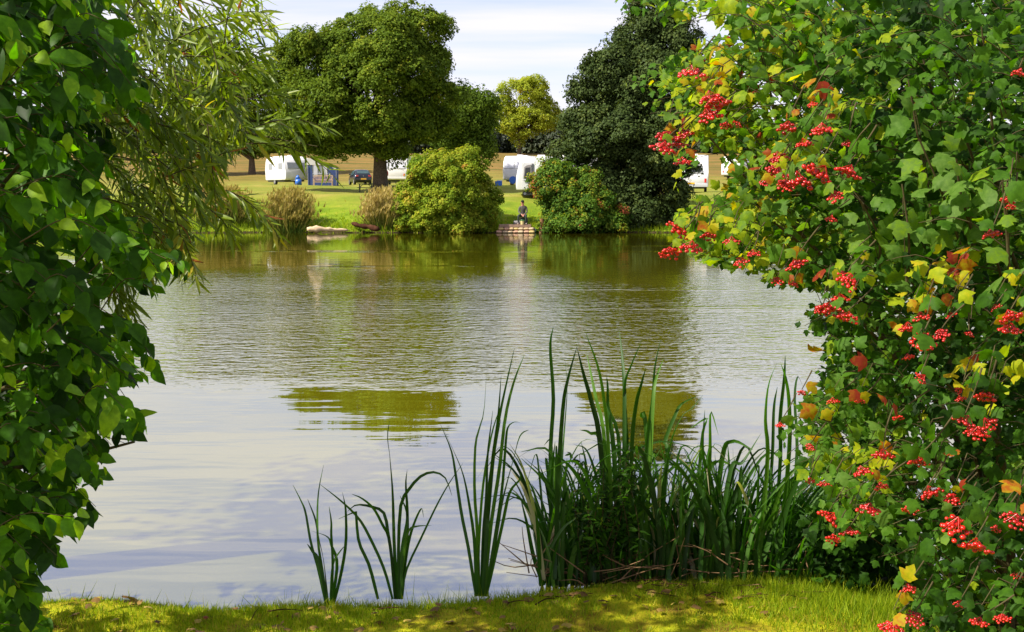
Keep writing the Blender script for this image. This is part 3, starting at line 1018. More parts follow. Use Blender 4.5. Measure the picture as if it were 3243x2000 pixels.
# ------------------------------------------------------------------ caravans, car, campsite things
def window(root, c, w, h, rot=(0, 0, 0), face='Y', pane=None, frame=None):
    """framed window; local x is its width, -y its outward side"""
    R = Euler(rot).to_matrix()
    out = R @ Vector((0, -1, 0))
    s = Shape().box((0, 0, 0), (w, 0.03, h), bev=0.012)
    f = s.done('window', frame or M_GREYW, root)
    f.location = Vector(c)
    f.rotation_euler = rot
    Shape().box((0, 0, 0), (w - 0.09, 0.02, h - 0.09), bev=0.008).done('pane', pane or M_GLASS, f, loc=(0, -0.014, 0))
    return f


def wheel(root, c, r=0.31, w=0.18):
    o = Shape().cyl((0, 0, 0), r, w, 'X', 22).done('wheel', M_BLACK, root, loc=c)
    Shape().cyl((0, 0, 0), r * 0.62, w + 0.02, 'X', 18).done('rim', M_STEEL, o)
    return o


def caravan(label, loc, rz, L=5.0, W=2.2, H=2.58, cat='caravan', style='front', group='touring caravans and motorhomes on the meadow', name='touring_caravan'):
    """length along y, front end at -y"""
    root = empty(name, loc, label, cat, group, rz)
    a = L / 2
    prof = [(-a + 0.10, 0.42), (-a, 0.62), (-a, 1.15), (-a + 0.10, 1.45), (-a + 0.32, 2.15), (-a + 0.55, 2.42), (-a + 0.9, H - 0.03), (0, H), (a - 0.7, H - 0.03), (a - 0.3, 2.42), (a - 0.08, 2.1), (a, 1.4), (a, 0.6), (a - 0.06, 0.42)]
    Shape().prism(prof, -W / 2, W / 2, bev=0.09).done('body', M_WHITE, root, True)
    Shape().box((0, 0.2, 0.36), (W - 0.3, L - 1.0, 0.13)).done('chassis', M_BLACK, root)
    for s in (-1, 1):
        wheel(root, ((W / 2 - 0.12) * s, 0.25, 0.31))
        Shape().box(((W / 2 + 0.004) * s, 0, 1.02), (0.012, L * 0.9, 0.05)).done('trim', M_GREYW, root)
    for k, y in enumerate((-0.9, 0.9)):
        Shape().box((0.1, y, H + 0.04), (0.5, 0.5, 0.12), bev=0.04).done('roof_vent', M_WHITE, root)
    if style in ('front', 'front2'):
        tilt = -math.atan2(0.22, 0.70)
        yy = lambda z: -a + 0.10 + 0.22 * (z - 1.45) / 0.70
        if style == 'front':
            window(root, (0, yy(1.72) - 0.012, 1.72), 1.75, 0.62, (tilt, 0, 0), pane=M_GLASS)
        else:
            for x, w in ((-0.52, 0.92), (0.50, 0.96)):
                window(root, (x, yy(1.74) - 0.012, 1.74), w, 0.66, (tilt, 0, 0), pane=M_BLIND)
        Shape().box((0, -a - 0.004, 0.86), (1.3, 0.03, 0.34), bev=0.012).done('gas_locker', M_WHITE, root)
        # drawbar with jockey wheel
        Shape().bar((-0.5, -a + 0.2, 0.38), (0, -a - 0.75, 0.40), 0.035).bar((0.5, -a + 0.2, 0.38), (0, -a - 0.75, 0.40), 0.035).done('drawbar', M_STEEL, root)
        wheel(root, (0.05, -a - 0.6, 0.11), 0.11, 0.06)
    elif style == 'end':
        for x, w in ((-0.80, 0.46), (-0.12, 0.76), (0.62, 0.62)):
            window(root, (x, -a - 0.004 + 0.16, 1.72), w, 0.66, (-0.30, 0, 0), pane=M_BLIND)
        Shape().box((0, -a - 0.015, 0.60), (W - 0.2, 0.05, 0.16), bev=0.015).done('bumper', M_WHITE, root)
        for s in (-1, 1):
            Shape().box((0.86 * s, -a - 0.012, 0.86), (0.12, 0.03, 0.22), bev=0.01).done('lamp', M_RED, root)
    elif style == 'motorhome':
        window(root, (0, -a + 0.13, 1.72), 1.3, 0.6, (-0.30, 0, 0), pane=M_DARK)
        Shape().box((0, -a - 0.03, 0.50), (W - 0.06, 0.12, 0.24), bev=0.03).done('bumper', M_GREYW, root)
        Shape().box((-0.15, -a - 0.10, 0.66), (0.52, 0.02, 0.12), bev=0.004).done('number_plate', M_PLATE, root)
        for s in (-1, 1):
            Shape().box((0.90 * s, -a - 0.012, 0.86), (0.14, 0.03, 0.30), bev=0.01).done('lamp', M_RED, root)
    for s in (-1, 1):
        for y in (-a * 0.52, a * 0.45):
            window(root, ((W / 2 + 0.004) * s, y, 1.68), 1.05, 0.62, (0, 0, math.pi / 2 * s), pane=M_GLASS)
    return root


def gp(px, Y):
    p = on_ground(px, Y)
    return tuple(p)


caravan('white caravan with a blue awning pitched at its side', gp(909, 105.5), math.radians(32), 5.2, style='front')
caravan('white caravan with three rear windows, half behind the autumn bush', gp(1266, 104), math.radians(-4), 5.2, style='end')
caravan('white caravan with a two part front window and blue water barrel', gp(1652, 103.5), math.radians(-14), 5.2, style='front2')
caravan('white motorhome with a yellow number plate right of the dark alder', gp(2192, 88), math.radians(-8), 6.2, 2.25, 2.8, 'motorhome', 'motorhome', name='motorhome')
caravan('distant white caravan higher up the meadow behind the guelder rose', gp(2330, 131), math.radians(-25), 5.0, style='end')


def side_caravan():
    """broadside caravan: length along its own x, nose to the left, side towards the pond"""
    Y = 74.5
    m = Y / FPX
    p0 = on_ground(1637, Y)
    L, W, H = 5.6, 2.2, 2.55
    loc = (p0[0] + L / 2, Y + 0.3, p0[2])
    root = empty('touring_caravan', loc, 'white caravan standing side on with its door window open, partly behind bushes', 'caravan', 'touring caravans and motorhomes on the meadow', math.radians(-3))
    a = L / 2
    prof = [(-a + 0.0, 0.40), (-a - 0.02, 0.75), (-a + 0.02, 1.3), (-a + 0.16, 1.95), (-a + 0.36, 2.36), (-a + 0.7, H - 0.04), (0, H), (a - 0.5, H - 0.04), (a - 0.15, 2.2), (a, 1.4), (a, 0.6), (a - 0.05, 0.4)]
    s = Shape().prism(prof, -W / 2, W / 2, bev=0.07)
    bmesh.ops.rotate(s.bm, verts=s.bm.verts, cent=(0, 0, 0), matrix=Matrix.Rotation(math.pi / 2, 3, 'Z'))
    bmesh.ops.scale(s.bm, verts=s.bm.verts, vec=(-1, 1, 1))
    s.done('body', M_WHITE, root, True)
    Shape().box((0.3, 0, 0.33), (L - 1.0, W - 0.3, 0.14)).done('chassis', M_BLACK, root)
    f = -W / 2
    dx = -a + 0.72
    # door: recessed dark opening seen round a part-open stable door, its window dark
    d = Shape().box((dx, f - 0.01, 1.28), (0.62, 0.03, 1.66), bev=0.03).done('door', M_WHITE, root)
    Shape().prism([(dx - 0.27, 1.02), (dx + 0.24, 1.02), (dx + 0.27, 2.02), (dx - 0.02, 1.98), (dx - 0.20, 1.86)], 0.0, 0.03, bev=0.01, seg=1).done('window_surround', M_GREYC, d).matrix_local = \
        Matrix(((0, 1, 0, 0), (1, 0, 0, f - 0.055), (0, 0, 1, 0), (0, 0, 0, 1)))
    Shape().prism([(dx - 0.20, 1.12), (dx + 0.17, 1.12), (dx + 0.19, 1.84), (dx - 0.12, 1.80)], 0.0, 0.02, bev=0.005, seg=1).done('pane', M_DARK, d).matrix_local = \
        Matrix(((0, 1, 0, 0), (1, 0, 0, f - 0.068), (0, 0, 1, 0), (0, 0, 0, 1)))
    Shape().box((dx - 0.02, f - 0.09, 1.03), (0.5, 0.05, 0.09), bev=0.02).done('sill', M_GREYW, d)
    Shape().box((dx + 0.36, f - 0.02, 1.33), (0.05, 0.05, 1.5)).done('door_gap', M_DARK, root)
    Shape().box((0.55, f - 0.005, 1.02), (L * 0.62, 0.012, 0.05)).done('trim', M_GREYW, root)
    for x in (0.3, 1.5):
        window(root, (x + 0.2, f - 0.005, 1.62), 1.0, 0.6, pane=M_GLASS)
    for y in (f + 0.12, -f - 0.12):
        o = Shape().cyl((0, 0, 0), 0.31, 0.18, 'Y', 22).done('wheel', M_BLACK, root, loc=(0.35, y, 0.31))
        Shape().cyl((0, 0, 0), 0.19, 0.2, 'Y', 18).done('rim', M_STEEL, o)
    o = Shape().cyl((0, 0, 0), 0.16, 0.10, 'Y', 18).done('jockey_wheel', M_BLACK, root, loc=(-a + 0.55, f + 0.25, 0.16))
    Shape().cyl((0, 0, 0), 0.09, 0.12, 'Y', 14).done('rim', M_STEEL, o)
    Shape().box((-a + 0.85, f + 0.25, 0.24), (0.42, 0.3, 0.40), bev=0.02).done('step_box', M_BLACK, root)
    for x in (-1.2, 0.4):
        Shape().box((x, 0, H + 0.05), (0.5, 0.5, 0.12), bev=0.04).done('roof_vent', M_WHITE, root)
    Shape().box((0.1, f + 0.06, H - 0.05), (L * 0.7, 0.08, 0.07), bev=0.02).done('awning_rail', M_GREYW, root)


side_caravan()


def awning():
    p = on_ground(1021, 103)
    root = empty('caravan_awning', p, 'blue caravan awning with pale roof and curtained window', 'awning', None, math.radians(4))
    w, d = 2.55, 2.4
    hl, hr, ht = 2.38, 1.78, 2.05
    # roof sheet sloping away to the right, with a fascia hanging in front
    s = Shape()
    z = lambda x: 2.42 - 0.12 * (x + w / 2) - 0.09 * (x + w / 2) ** 2
    xs_ = np.linspace(-w / 2 - 0.1, w / 2, 7)
    for i in range(6):
        x0, x1 = xs_[i], xs_[i + 1]
        s.prism([(0, 0), (d, 0), (d, 0.03), (0, 0.03)], x0, x1)
    for vtx in s.bm.verts:
        vtx.co.z += z(vtx.co.x)
    bmesh.ops.remove_doubles(s.bm, verts=s.bm.verts, dist=0.001)
    s.done('roof', M_ROOFC, root, True)
    s = Shape()
    for i in range(6):
        x0, x1 = xs_[i], xs_[i + 1]
        s.face([(x0, -0.02, z(x0)), (x1, -0.02, z(x1)), (x1, -0.02, min(z(x1) - 0.12, 1.80 if x1 > 0.5 else 1.84)), (x0, -0.02, min(z(x0) - 0.12, 1.84))])
    s.done('fascia', M_ROOFC, root)
    for x0, x1, top in ((-w / 2, -w / 2 + 0.42, 1.83), (0.55, w / 2 - 0.02, 1.70)):
        Shape().box(((x0 + x1) / 2, 0.02, top / 2), (x1 - x0, 0.03, top)).done('canvas_panel', M_BLUE, root)
    Shape().box((-0.15, 0.02, 0.40), (1.39, 0.03, 0.80)).done('canvas_panel', M_BLUE, root)
    f = Shape().box((-0.15, 0.03, 1.31), (1.39, 0.02, 1.0)).done('window', M_GLASS, root)
    for x in (-0.56, 0.28):
        c = Shape()
        c.prism([(-0.01, -0.5), (0.01, -0.5), (0.01, 0.5), (-0.01, 0.5)], -0.17, 0.17)
        c.done('curtain', M_BLIND, f, loc=(x, 0.0, 1.31))
    Shape().box((-0.15, -0.012, 1.05), (1.39, 0.02, 0.04)).done('glazing_bar', M_BLIND, f)
    Shape().box((w / 2 - 0.015, d / 2, 0.86), (0.03, d - 0.08, 1.70)).done('canvas_panel', M_BLUE, root)
    for x in (-w / 2 + 0.02, w / 2 - 0.01):
        Shape().bar((x, -0.04, 0), (x, -0.04, 1.75), 0.02).done('pole', M_STEEL, root)


awning()


def car():
    p = on_ground(1152, 109)
    root = empty('parked_car', p, 'dark blue hatchback with an orange rear number plate beside the oak', 'car', None, math.radians(18))
    # stations along y (0 = tail), z of sill, belt, top; half widths at sill, belt, top
    st = [(0.00, 0.34, 0.60, 0.66, 0.70, 0.74, 0.66), (0.06, 0.28, 0.78, 0.93, 0.78, 0.80, 0.68), (0.22, 0.25, 0.88, 1.06, 0.81, 0.82, 0.66), (0.50, 0.24, 0.92, 1.38, 0.82, 0.83, 0.58), (0.80, 0.24, 0.93, 1.45, 0.83, 0.83, 0.57),
          (1.5, 0.22, 0.93, 1.47, 0.83, 0.83, 0.57), (2.1, 0.22, 0.93, 1.42, 0.83, 0.83, 0.56), (2.75, 0.22, 0.92, 1.05, 0.83, 0.82, 0.66), (3.0, 0.23, 0.88, 0.95, 0.82, 0.80, 0.70), (3.6, 0.26, 0.72, 0.80, 0.80, 0.76, 0.64), (3.85, 0.34, 0.58, 0.62, 0.70, 0.68, 0.55)]
    bm = bmesh.new()
    rings = []
    for y, zs, zb, zt, ws, wb, wt in st:
        pts = [(-ws * 0.9, zs), (-ws, zs + 0.12), (-wb - 0.02, (zs + zb) / 2 + 0.05), (-wb, zb), (-wt, zt - 0.03), (-wt * 0.6, zt), (wt * 0.6, zt), (wt, zt - 0.03), (wb, zb), (wb + 0.02, (zs + zb) / 2 + 0.05), (ws, zs + 0.12), (ws * 0.9, zs)]
        rings.append([bm.verts.new((x, y, z)) for x, z in pts])
    for a, c in zip(rings[:-1], rings[1:]):
        for i in range(12):
            bm.faces.new((a[i], a[(i + 1) % 12], c[(i + 1) % 12], c[i]))
    bm.faces.new(rings[0][::-1])
    bm.faces.new(rings[-1])
    bmesh.ops.recalc_face_normals(bm, faces=bm.faces)
    me = bpy.data.meshes.new('body')
    bm.to_mesh(me)
    bm.free()
    me.polygons.foreach_set('use_smooth', np.ones(len(me.polygons), bool))
    link('body', me, M_CARP, root)
    gl = plain('car_glass', (0.05, 0.09, 0.10), 0.06, var=0.1)
    Shape().box((0, 0.34, 1.215), (1.12, 0.012, 0.36), rot=(-0.72, 0, 0), bev=0.005).done('rear_window', gl, root)
    Shape().box((0, 2.45, 1.22), (1.12, 0.012, 0.60), rot=(1.06, 0, 0)).done('windscreen', gl, root)
    for s in (-1, 1):
        for y0, y1 in ((0.72, 1.42), (1.50, 2.20)):
            Shape().face([(0.835 * s, y0, 0.97), (0.835 * s, y1 + (0.25 if y1 > 2 else 0), 0.97), (0.61 * s, y1 - 0.08, 1.38), (0.61 * s, y0 + 0.10, 1.38)]).done('side_window', gl, root)
        Shape().box((0.60 * s, 0.055, 0.83), (0.26, 0.05, 0.17), bev=0.02).done('tail_light', M_RED, root)
        Shape().box((0.93 * s, 2.15, 1.02), (0.16, 0.10, 0.12), bev=0.03).done('wing_mirror', M_CARP, root)
        for y in (0.62, 3.1):
            wheel(root, (0.74 * s, y, 0.30), 0.30, 0.2)
    Shape().box((0, -0.02, 0.53), (1.5, 0.10, 0.20), bev=0.03).done('bumper', M_CARP, root)
    Shape().box((0, -0.085, 0.56), (0.52, 0.015, 0.13), bev=0.003).done('number_plate', M_PLATE, root)
    Shape().cyl((0, 0.045, 0.84), 0.045, 0.02, 'Y', 14).done('badge', M_STEEL, root)


car()


def bench():
    p = on_ground(1024, 101)
    root = empty('garden_bench', p, 'pale wooden slatted garden bench in front of the blue awning', 'bench', None, math.radians(182))
    w = 1.62
    for s in (-1, 1):
        Shape().box((w / 2 * s, 0.24, 0.31), (0.07, 0.07, 0.62), bev=0.006).done('leg', M_BENCH, root)
        Shape().box((w / 2 * s, -0.24, 0.46), (0.07, 0.06, 0.92), rot=(0.06, 0, 0), bev=0.006).done('leg', M_BENCH, root)
        Shape().box((w / 2 * s, 0.0, 0.64), (0.08, 0.60, 0.045), bev=0.008).done('armrest', M_BENCH, root)
        Shape().box((w / 2 * s, 0.0, 0.36), (0.05, 0.44, 0.06)).done('side_rail', M_BENCH, root)
    for y in np.linspace(-0.2, 0.25, 6):
        Shape().box((0, y, 0.425), (w - 0.05, 0.075, 0.025), bev=0.004).done('seat_slat', M_BENCH, root)
    Shape().box((0, 0.25, 0.34), (w - 0.06, 0.03, 0.10), bev=0.004).done('front_rail', M_BENCH, root)
    for z, h in ((0.90, 0.08), (0.52, 0.06)):
        Shape().box((0, -0.255 - 0.03 * (z - .5), z), (w - 0.06, 0.04, h), bev=0.006).done('back_rail', M_BENCH, root)
    for x in np.linspace(-w / 2 + 0.12, w / 2 - 0.12, 13):
        Shape().box((x, -0.262, 0.705), (0.05, 0.02, 0.32)).done('back_slat', M_BENCH, root)


bench()


def small_things():
    p = on_ground(946, 100.6)
    r = empty('water_carrier', p, 'peaked blue covered water carrier in front of the awning caravan', 'container')
    Shape().cyl((0, 0, 0.28), 0.30, 0.56, n=16, r2=0.26).done('drum', M_BLUEP, r, True)
    Shape().cyl((-0.05, 0, 0.72), 0.26, 0.34, n=16, r2=0.06).done('cover', M_BLUEP, r, True)
    p = on_ground(1624, 100)
    r = empty('water_barrel', p, 'round bright blue water barrel beside the two-window caravan', 'barrel')
    Shape().cyl((0, 0, 0.42), 0.33, 0.62, 'Y', 20).done('drum', M_BLUEP, r)
    Shape().cyl((0, -0.33, 0.42), 0.24, 0.06, 'Y', 20).done('cap', M_BLUEP, r)
    for s in (-1, 1):
        Shape().box((0.2 * s, 0, 0.08), (0.06, 0.5, 0.16)).done('foot', M_BLACK, r)
    p = on_ground(1579, 99.5)
    r = empty('cool_box', p, 'blue cool box with a white lid near the caravan corner', 'box')
    Shape().box((0, 0, 0.2), (0.62, 0.42, 0.40), bev=0.03).done('tub', M_BLUEP, r)
    Shape().box((0.1, 0, 0.44), (0.5, 0.44, 0.07), bev=0.02).done('lid', M_WHITE, r)
    # lifebuoy on its post, behind the edge of the oak trunk
    p = on_ground(1214, 93.6)
    r = empty('lifebuoy', p, 'orange red lifebuoy on a post peeping out behind the oak trunk', 'lifebuoy')
    Shape().box((0, 0.08, 0.9), (0.10, 0.10, 1.8), bev=0.01).done('post', M_TABLE, r)
    bm = bmesh.new()
    R_, rr, a_, b_ = 0.36, 0.085, 24, 10
    g = [[bm.verts.new(((R_ + rr * math.cos(v)) * math.cos(u), rr * math.sin(v) * 0.8 - 0.06, (R_ + rr * math.cos(v)) * math.sin(u) + 1.42)) for v in np.linspace(0, 2 * math.pi, b_, endpoint=False)] for u in np.linspace(0, 2 * math.pi, a_, endpoint=False)]
    for i in range(a_):
        for j in range(b_):
            bm.faces.new((g[i][j], g[(i + 1) % a_][j], g[(i + 1) % a_][(j + 1) % b_], g[i][(j + 1) % b_]))
    me = bpy.data.meshes.new('ring')
    bm.to_mesh(me)
    bm.free()
    me.polygons.foreach_set('use_smooth', np.ones(len(me.polygons), bool))
    link('ring', me, M_ORANGE, r)
    # two picnic tables either side of the trunk
    for px, lab in ((1158, 'dark picnic table on the car side of the oak trunk'), (1245, 'dark picnic table on the caravan side of the oak trunk')):
        p = on_ground(px, 91.0)
        r = empty('picnic_table', p, lab, 'table', 'picnic tables by the oak', math.radians(3))
        w = 1.25
        for k in range(4):
            Shape().box((0, -0.27 + 0.18 * k, 0.74), (w, 0.16, 0.04)).done('top_plank', M_TABLE, r)
        for s in (-1, 1):
            Shape().box((0, 0.62 * s, 0.44), (w, 0.22, 0.04)).done('seat_plank', M_TABLE, r)
            x = s * (w / 2 - 0.16)
            for q in (-1, 1):
                Shape().bar((x, 0.22 * q, 0.72), (x, 0.5 * q, 0.0), 0.035).done('leg', M_TABLE, r)
            Shape().box((x, 0, 0.40), (0.05, 1.35, 0.07)).done('cross_rail', M_TABLE, r)
            Shape().bar((x, 0, 0.44), (x - 0.28 * s, 0, 0.71), 0.025).done('brace', M_TABLE, r)


small_things()


# ------------------------------------------------------------------ leaves for the near shrubs
def strip_leaf(st, fold, bend, wave=0.0):
    """leaf along +y from stations (t, half width): midrib and two margins"""
    V, Q, T = [], [], []
    mid_i, l_i, r_i = [], [], []
    for k, (t, w) in enumerate(st):
        z = -bend * t * t
        mid_i.append(len(V))
        V.append((0, t, z))
        if w > 0:
            wz = fold * w + wave * math.sin(k * 2.4)
            l_i.append(len(V))
            V.append((-w, t, z + wz))
            r_i.append(len(V))
            V.append((w, t, z + fold * w - wave * math.sin(k * 2.4 + 1)))
        else:
            l_i.append(None)
            r_i.append(None)
    for k in range(len(st) - 1):
        a, b_ = mid_i[k], mid_i[k + 1]
        for side, flip in ((l_i, True), (r_i, False)):
            c, d = side[k], side[k + 1]
            if c is None:
                f = (a, d, b_)
                T.append(f if not flip else f[::-1])
            elif d is None:
                f = (a, c, b_)
                T.append(f if not flip else f[::-1])
            else:
                f = (a, c, d, b_)
                Q.append(f if not flip else f[::-1])
    return np.array(V, float), Q, T


T_BROAD = [strip_leaf([(0, 0), (0.06, 0.10), (0.2, 0.235), (0.38, 0.30), (0.56, 0.285), (0.74, 0.19), (0.88, 0.085), (1, 0)], f, bd, 0.015) for f, bd in ((0.30, 0.10), (0.42, 0.28), (0.20, 0.42))]
T_HERB = [strip_leaf([(0, 0), (0.2, 0.10), (0.45, 0.135), (0.75, 0.08), (1, 0)], f, bd) for f, bd in ((0.4, 0.1), (0.3, 0.4))]
T_WILL = [strip_leaf([(0, 0), (0.18, 0.06), (0.45, 0.076), (0.75, 0.048), (1, 0)], f, bd) for f, bd in ((0.5, 0.1), (0.4, 0.35), (0.3, -0.15))]


def lobed_leaf(bend, cup, seed):
    rng = np.random.default_rng(seed)
    half = [(0.13, -0.05), (0.30, 0.04), (0.40, 0.20), (0.55, 0.36), (0.64, 0.58), (0.47, 0.58), (0.30, 0.62), (0.33, 0.76), (0.20, 0.90)]
    out = [(0, 0.0)] + half + [(0, 1.08)] + [(-x, y) for x, y in half[::-1]]
    out = [(x + rng.normal(0, 0.018), y + rng.normal(0, 0.018)) for x, y in out]
    ctr = [(0, 0.22), (0, 0.55), (0.22, 0.38), (-0.22, 0.38)]
    P = np.array(out + ctr)
    z = -bend * (P[:, 1] - 0.2) ** 2 - cup * np.abs(P[:, 0]) ** 1.6 + 0.05 * np.sin(P[:, 0] * 9 + seed) * P[:, 1]
    z[-2:] += 0.05
    V = np.column_stack([P, z])
    n_ = len(out)
    a, b_, c, d = n_, n_ + 1, n_ + 2, n_ + 3     # base-mid, mid, right, left
    T = []
    T += [(0, 1, a), (1, 2, a), (2, c, a), (2, 3, c), (3, 4, c), (4, 5, c), (5, 6, c), (6, 7, c), (7, b_, c), (a, c, b_), (7, 8, b_), (8, 9, b_), (9, 10, b_)]
    mir = lambda i: (n_ - i) % n_ if i < n_ else {a: a, b_: b_, c: d}[i]
    T += [tuple(mir(i) for i in t)[::-1] for t in T]
    return V, [], T


T_LOBE = [lobed_leaf(bd, cp, s) for s, (bd, cp) in enumerate(((0.25, 0.25), (0.5, 0.15), (0.1, 0.45), (0.35, -0.2)))]


def scatter(root, name, stuff_name, tmpl, P, F, S, rnd, mat, n_parts=300, var=None, cell=7.0):
    """leaf templates at positions P with frames F: the ones that show largest become parts, the rest one mesh"""
    o0 = np.array(root.location)
    N = len(P)
    var = np.arange(N) % len(tmpl) if var is None else var
    px, py, d = project(P)
    inside = (px > 0) & (px < 3243) & (py > 0) & (py < 2000)
    cid = (px / (cell * 3.167)).astype(int) * 5000 + (py / (cell * 3.167)).astype(int)
    order = np.argsort(d)
    seen, chosen = set(), []
    for i in order:
        if not inside[i] or cid[i] in seen:
            continue
        seen.add(cid[i])
        chosen.append(i)
    chosen = sorted(chosen, key=lambda i: -S[i] / d[i])[:n_parts]
    part = np.zeros(N, bool)
    part[chosen] = True
    LV = 14
    cache = {}
    for i in chosen:
        key = (int(var[i]), int(round(float(rnd[i]) * LV)))
        if key not in cache:
            V, Q, T = tmpl[key[0]]
            me = mesh_np(name, V, Q or None, T or None, rnd=np.full(len(Q) + len(T), key[1] / LV), smooth=True)
            me.materials.append(mat)
            cache[key] = me
        o = bpy.data.objects.new(name, cache[key])
        COL.objects.link(o)
        o.parent = root
        M = Matrix.Identity(4)
        fs = F[i] * S[i]
        for r in range(3):
            for c in range(3):
                M[r][c] = fs[r, c]
            M[r][3] = P[i][r] - o0[r]
        o.matrix_local = M
    Vs, Qs, Ts, Rq, Rt, n0 = [], [], [], [], [], 0
    for k, (V, Q, T) in enumerate(tmpl):
        idx = np.where(~part & (var == k))[0]
        if not len(idx):
            continue
        W = np.einsum('nij,kj->nki', F[idx], V) * S[idx][:, None, None] + P[idx][:, None, :]
        Vs.append(W.reshape(-1, 3))
        offs = n0 + np.arange(len(idx)) * len(V)
        if Q:
            Qs.append((np.array(Q)[None] + offs[:, None, None]).reshape(-1, 4))
            Rq.append(np.repeat(rnd[idx], len(Q)))
        if T:
            Ts.append((np.array(T)[None] + offs[:, None, None]).reshape(-1, 3))
            Rt.append(np.repeat(rnd[idx], len(T)))
        n0 += len(idx) * len(V)
    me = mesh_np(stuff_name, np.vstack(Vs) - o0, np.vstack(Qs) if Qs else None, np.vstack(Ts) if Ts else None, rnd=np.concatenate(Rq + Rt), smooth=True)
    o = link(stuff_name, me, mat, root)
    o['kind'] = 'stuff'
    return o


K = 3243 / 2452.0


def poly(pts):
    return [(x * K, y * K) for x, y in pts]


def sample_poly(rng, pl, n_):
    P = np.array(pl)
    lo, hi = P.min(0), P.max(0)
    out = np.zeros((0, 2))
    while len(out) < n_:
        c = rng.uniform(lo, hi, (n_ * 2, 2))
        out = np.vstack([out, c[inpoly(c[:, 0], c[:, 1], pl)]])
    return out[:n_]


# ------------------------------------------------------------------ broad-leaved shrub on the left
def broad_shrub():
    rng = np.random.default_rng(101)
    pl = poly([(-120, -60), (290, -60), (310, 60), (330, 150), (385, 220), (380, 290), (290, 330), (265, 420), (290, 520), (410, 575), (475, 640), (420, 700), (345, 700), (300, 655), (250, 700), (205, 745), (250, 755), (345, 775), (398, 850),
               (390, 920), (300, 915), (245, 940), (290, 965), (355, 990), (350, 1045), (250, 1080), (280, 1150), (235, 1250), (140, 1290), (155, 1340), (115, 1400), (125, 1500), (110, 1570), (-120, 1570)])
    base = np.array([-2.35, 4.0, 0.24])
    root = empty('dogwood_shrub', base, 'shrub with broad glossy dark green leaves hanging over the bank', 'shrub')
    # the shrub goes on beyond the frame; sprigs added there to cast shade
    sp_ = np.vstack([sample_poly(rng, pl, 620), sample_poly(rng, poly([(-520, -420), (60, -420), (200, -70), (-120, -60), (-120, 1200), (-520, 1200)]), 330)])
    P, A, Nn, S, R = [], [], [], [], []
    tb = Tubes()
    for (px, py) in sp_:
        edge = np.clip(px / (330 * K), 0, 1)
        Y = rng.uniform(3.25, 4.9) if rng.random() < 0.7 else rng.uniform(4.6, 5.6)
        tip = at(px, py, Y)
        din = unit(np.array([-0.75, rng.uniform(-0.2, 0.5), rng.uniform(-0.35, 0.5)]))
        ln = rng.uniform(0.2, 0.36)
        st = tip + din * ln
        ctl = (st + tip) / 2 + np.array([0, 0, 0.07])
        C = curve([st, ctl, tip], 9)
        T = unit(np.gradient(C, axis=0))
        tb.add(C, 0.0022, 0.0012, 4)
        shade = rng.normal(0.42, 0.2)
        for k in range(2, 9):
            for s in (-1, 1):
                if rng.random() < 0.22:
                    continue
                side = unit(np.cross(T[k], np.array([0, 0, 1.0]))) * s
                a = unit(T[k] * 0.55 + side * rng.uniform(0.4, 0.9) + np.array([0, 0, rng.uniform(-0.95, 0.1)]) + rng.normal(0, 0.25, 3))
                nn = np.array([0.15, -0.55, 0.75]) + rng.normal(0, 0.45, 3)
                P.append(C[k] + a * 0.012)
                A.append(a)
                Nn.append(nn)
                S.append(rng.uniform(0.042, 0.106) * (0.75 if k == 8 else 1))
                R.append(np.clip(shade + rng.normal(0, 0.17) + (0.35 if k == 8 else 0), 0, 1))
    P, A, Nn, S, R = map(np.array, (P, A, Nn, S, R))
    px, py, _ = project(P + A * S[:, None] * 0.55)
    keep = inpoly(px, py, pl) | (px < -10) | (py < -20)
    P, A, Nn, S, R = P[keep], A[keep], Nn[keep], S[keep], R[keep]
    link('twigs', tb.mesh('twigs', base), M_TWIG, root)['kind'] = 'stuff'
    scatter(root, 'leaf', 'foliage', T_BROAD, P, frames(A, Nn), S, R, L_BROAD)
    # unseen leaf lobes added beyond the frame to shade the shrub
    V, Q, rn, _ = crown_leaves(rng, [(np.array([-3.0, 3.0, 3.7]), np.array([0.95, 0.8, 0.7])), (np.array([-3.0, 3.2, 2.6]), np.array([0.75, 0.75, 0.8])), (np.array([-3.1, 3.4, 1.5]), np.array([0.7, 0.7, 0.8]))],
                              125, 26, 0.095, 0.22, (0.4, 0.12, 0.12), 0.4)
    link('shade_foliage', mesh_np('shade_foliage', V - base, Q, rnd=rn), L_BROAD, root)['kind'] = 'stuff'
    # main stems rising out of the ground
    for i in range(7):
        t = Tubes()
        tgt = at(rng.uniform(-60, 330) * K, rng.uniform(0, 1200) * K, rng.uniform(3.7, 4.9))
        s0 = base + np.array([rng.normal(0, 0.12), rng.normal(0, 0.15), -0.05])
        t.add(curve([s0, s0 * 0.5 + tgt * 0.5 + np.array([-0.25, 0, 0.3]), tgt], 12), 0.022, 0.005, 7)
        link('stem', t.mesh('stem', base), M_TWIG, root)
    return len(P)


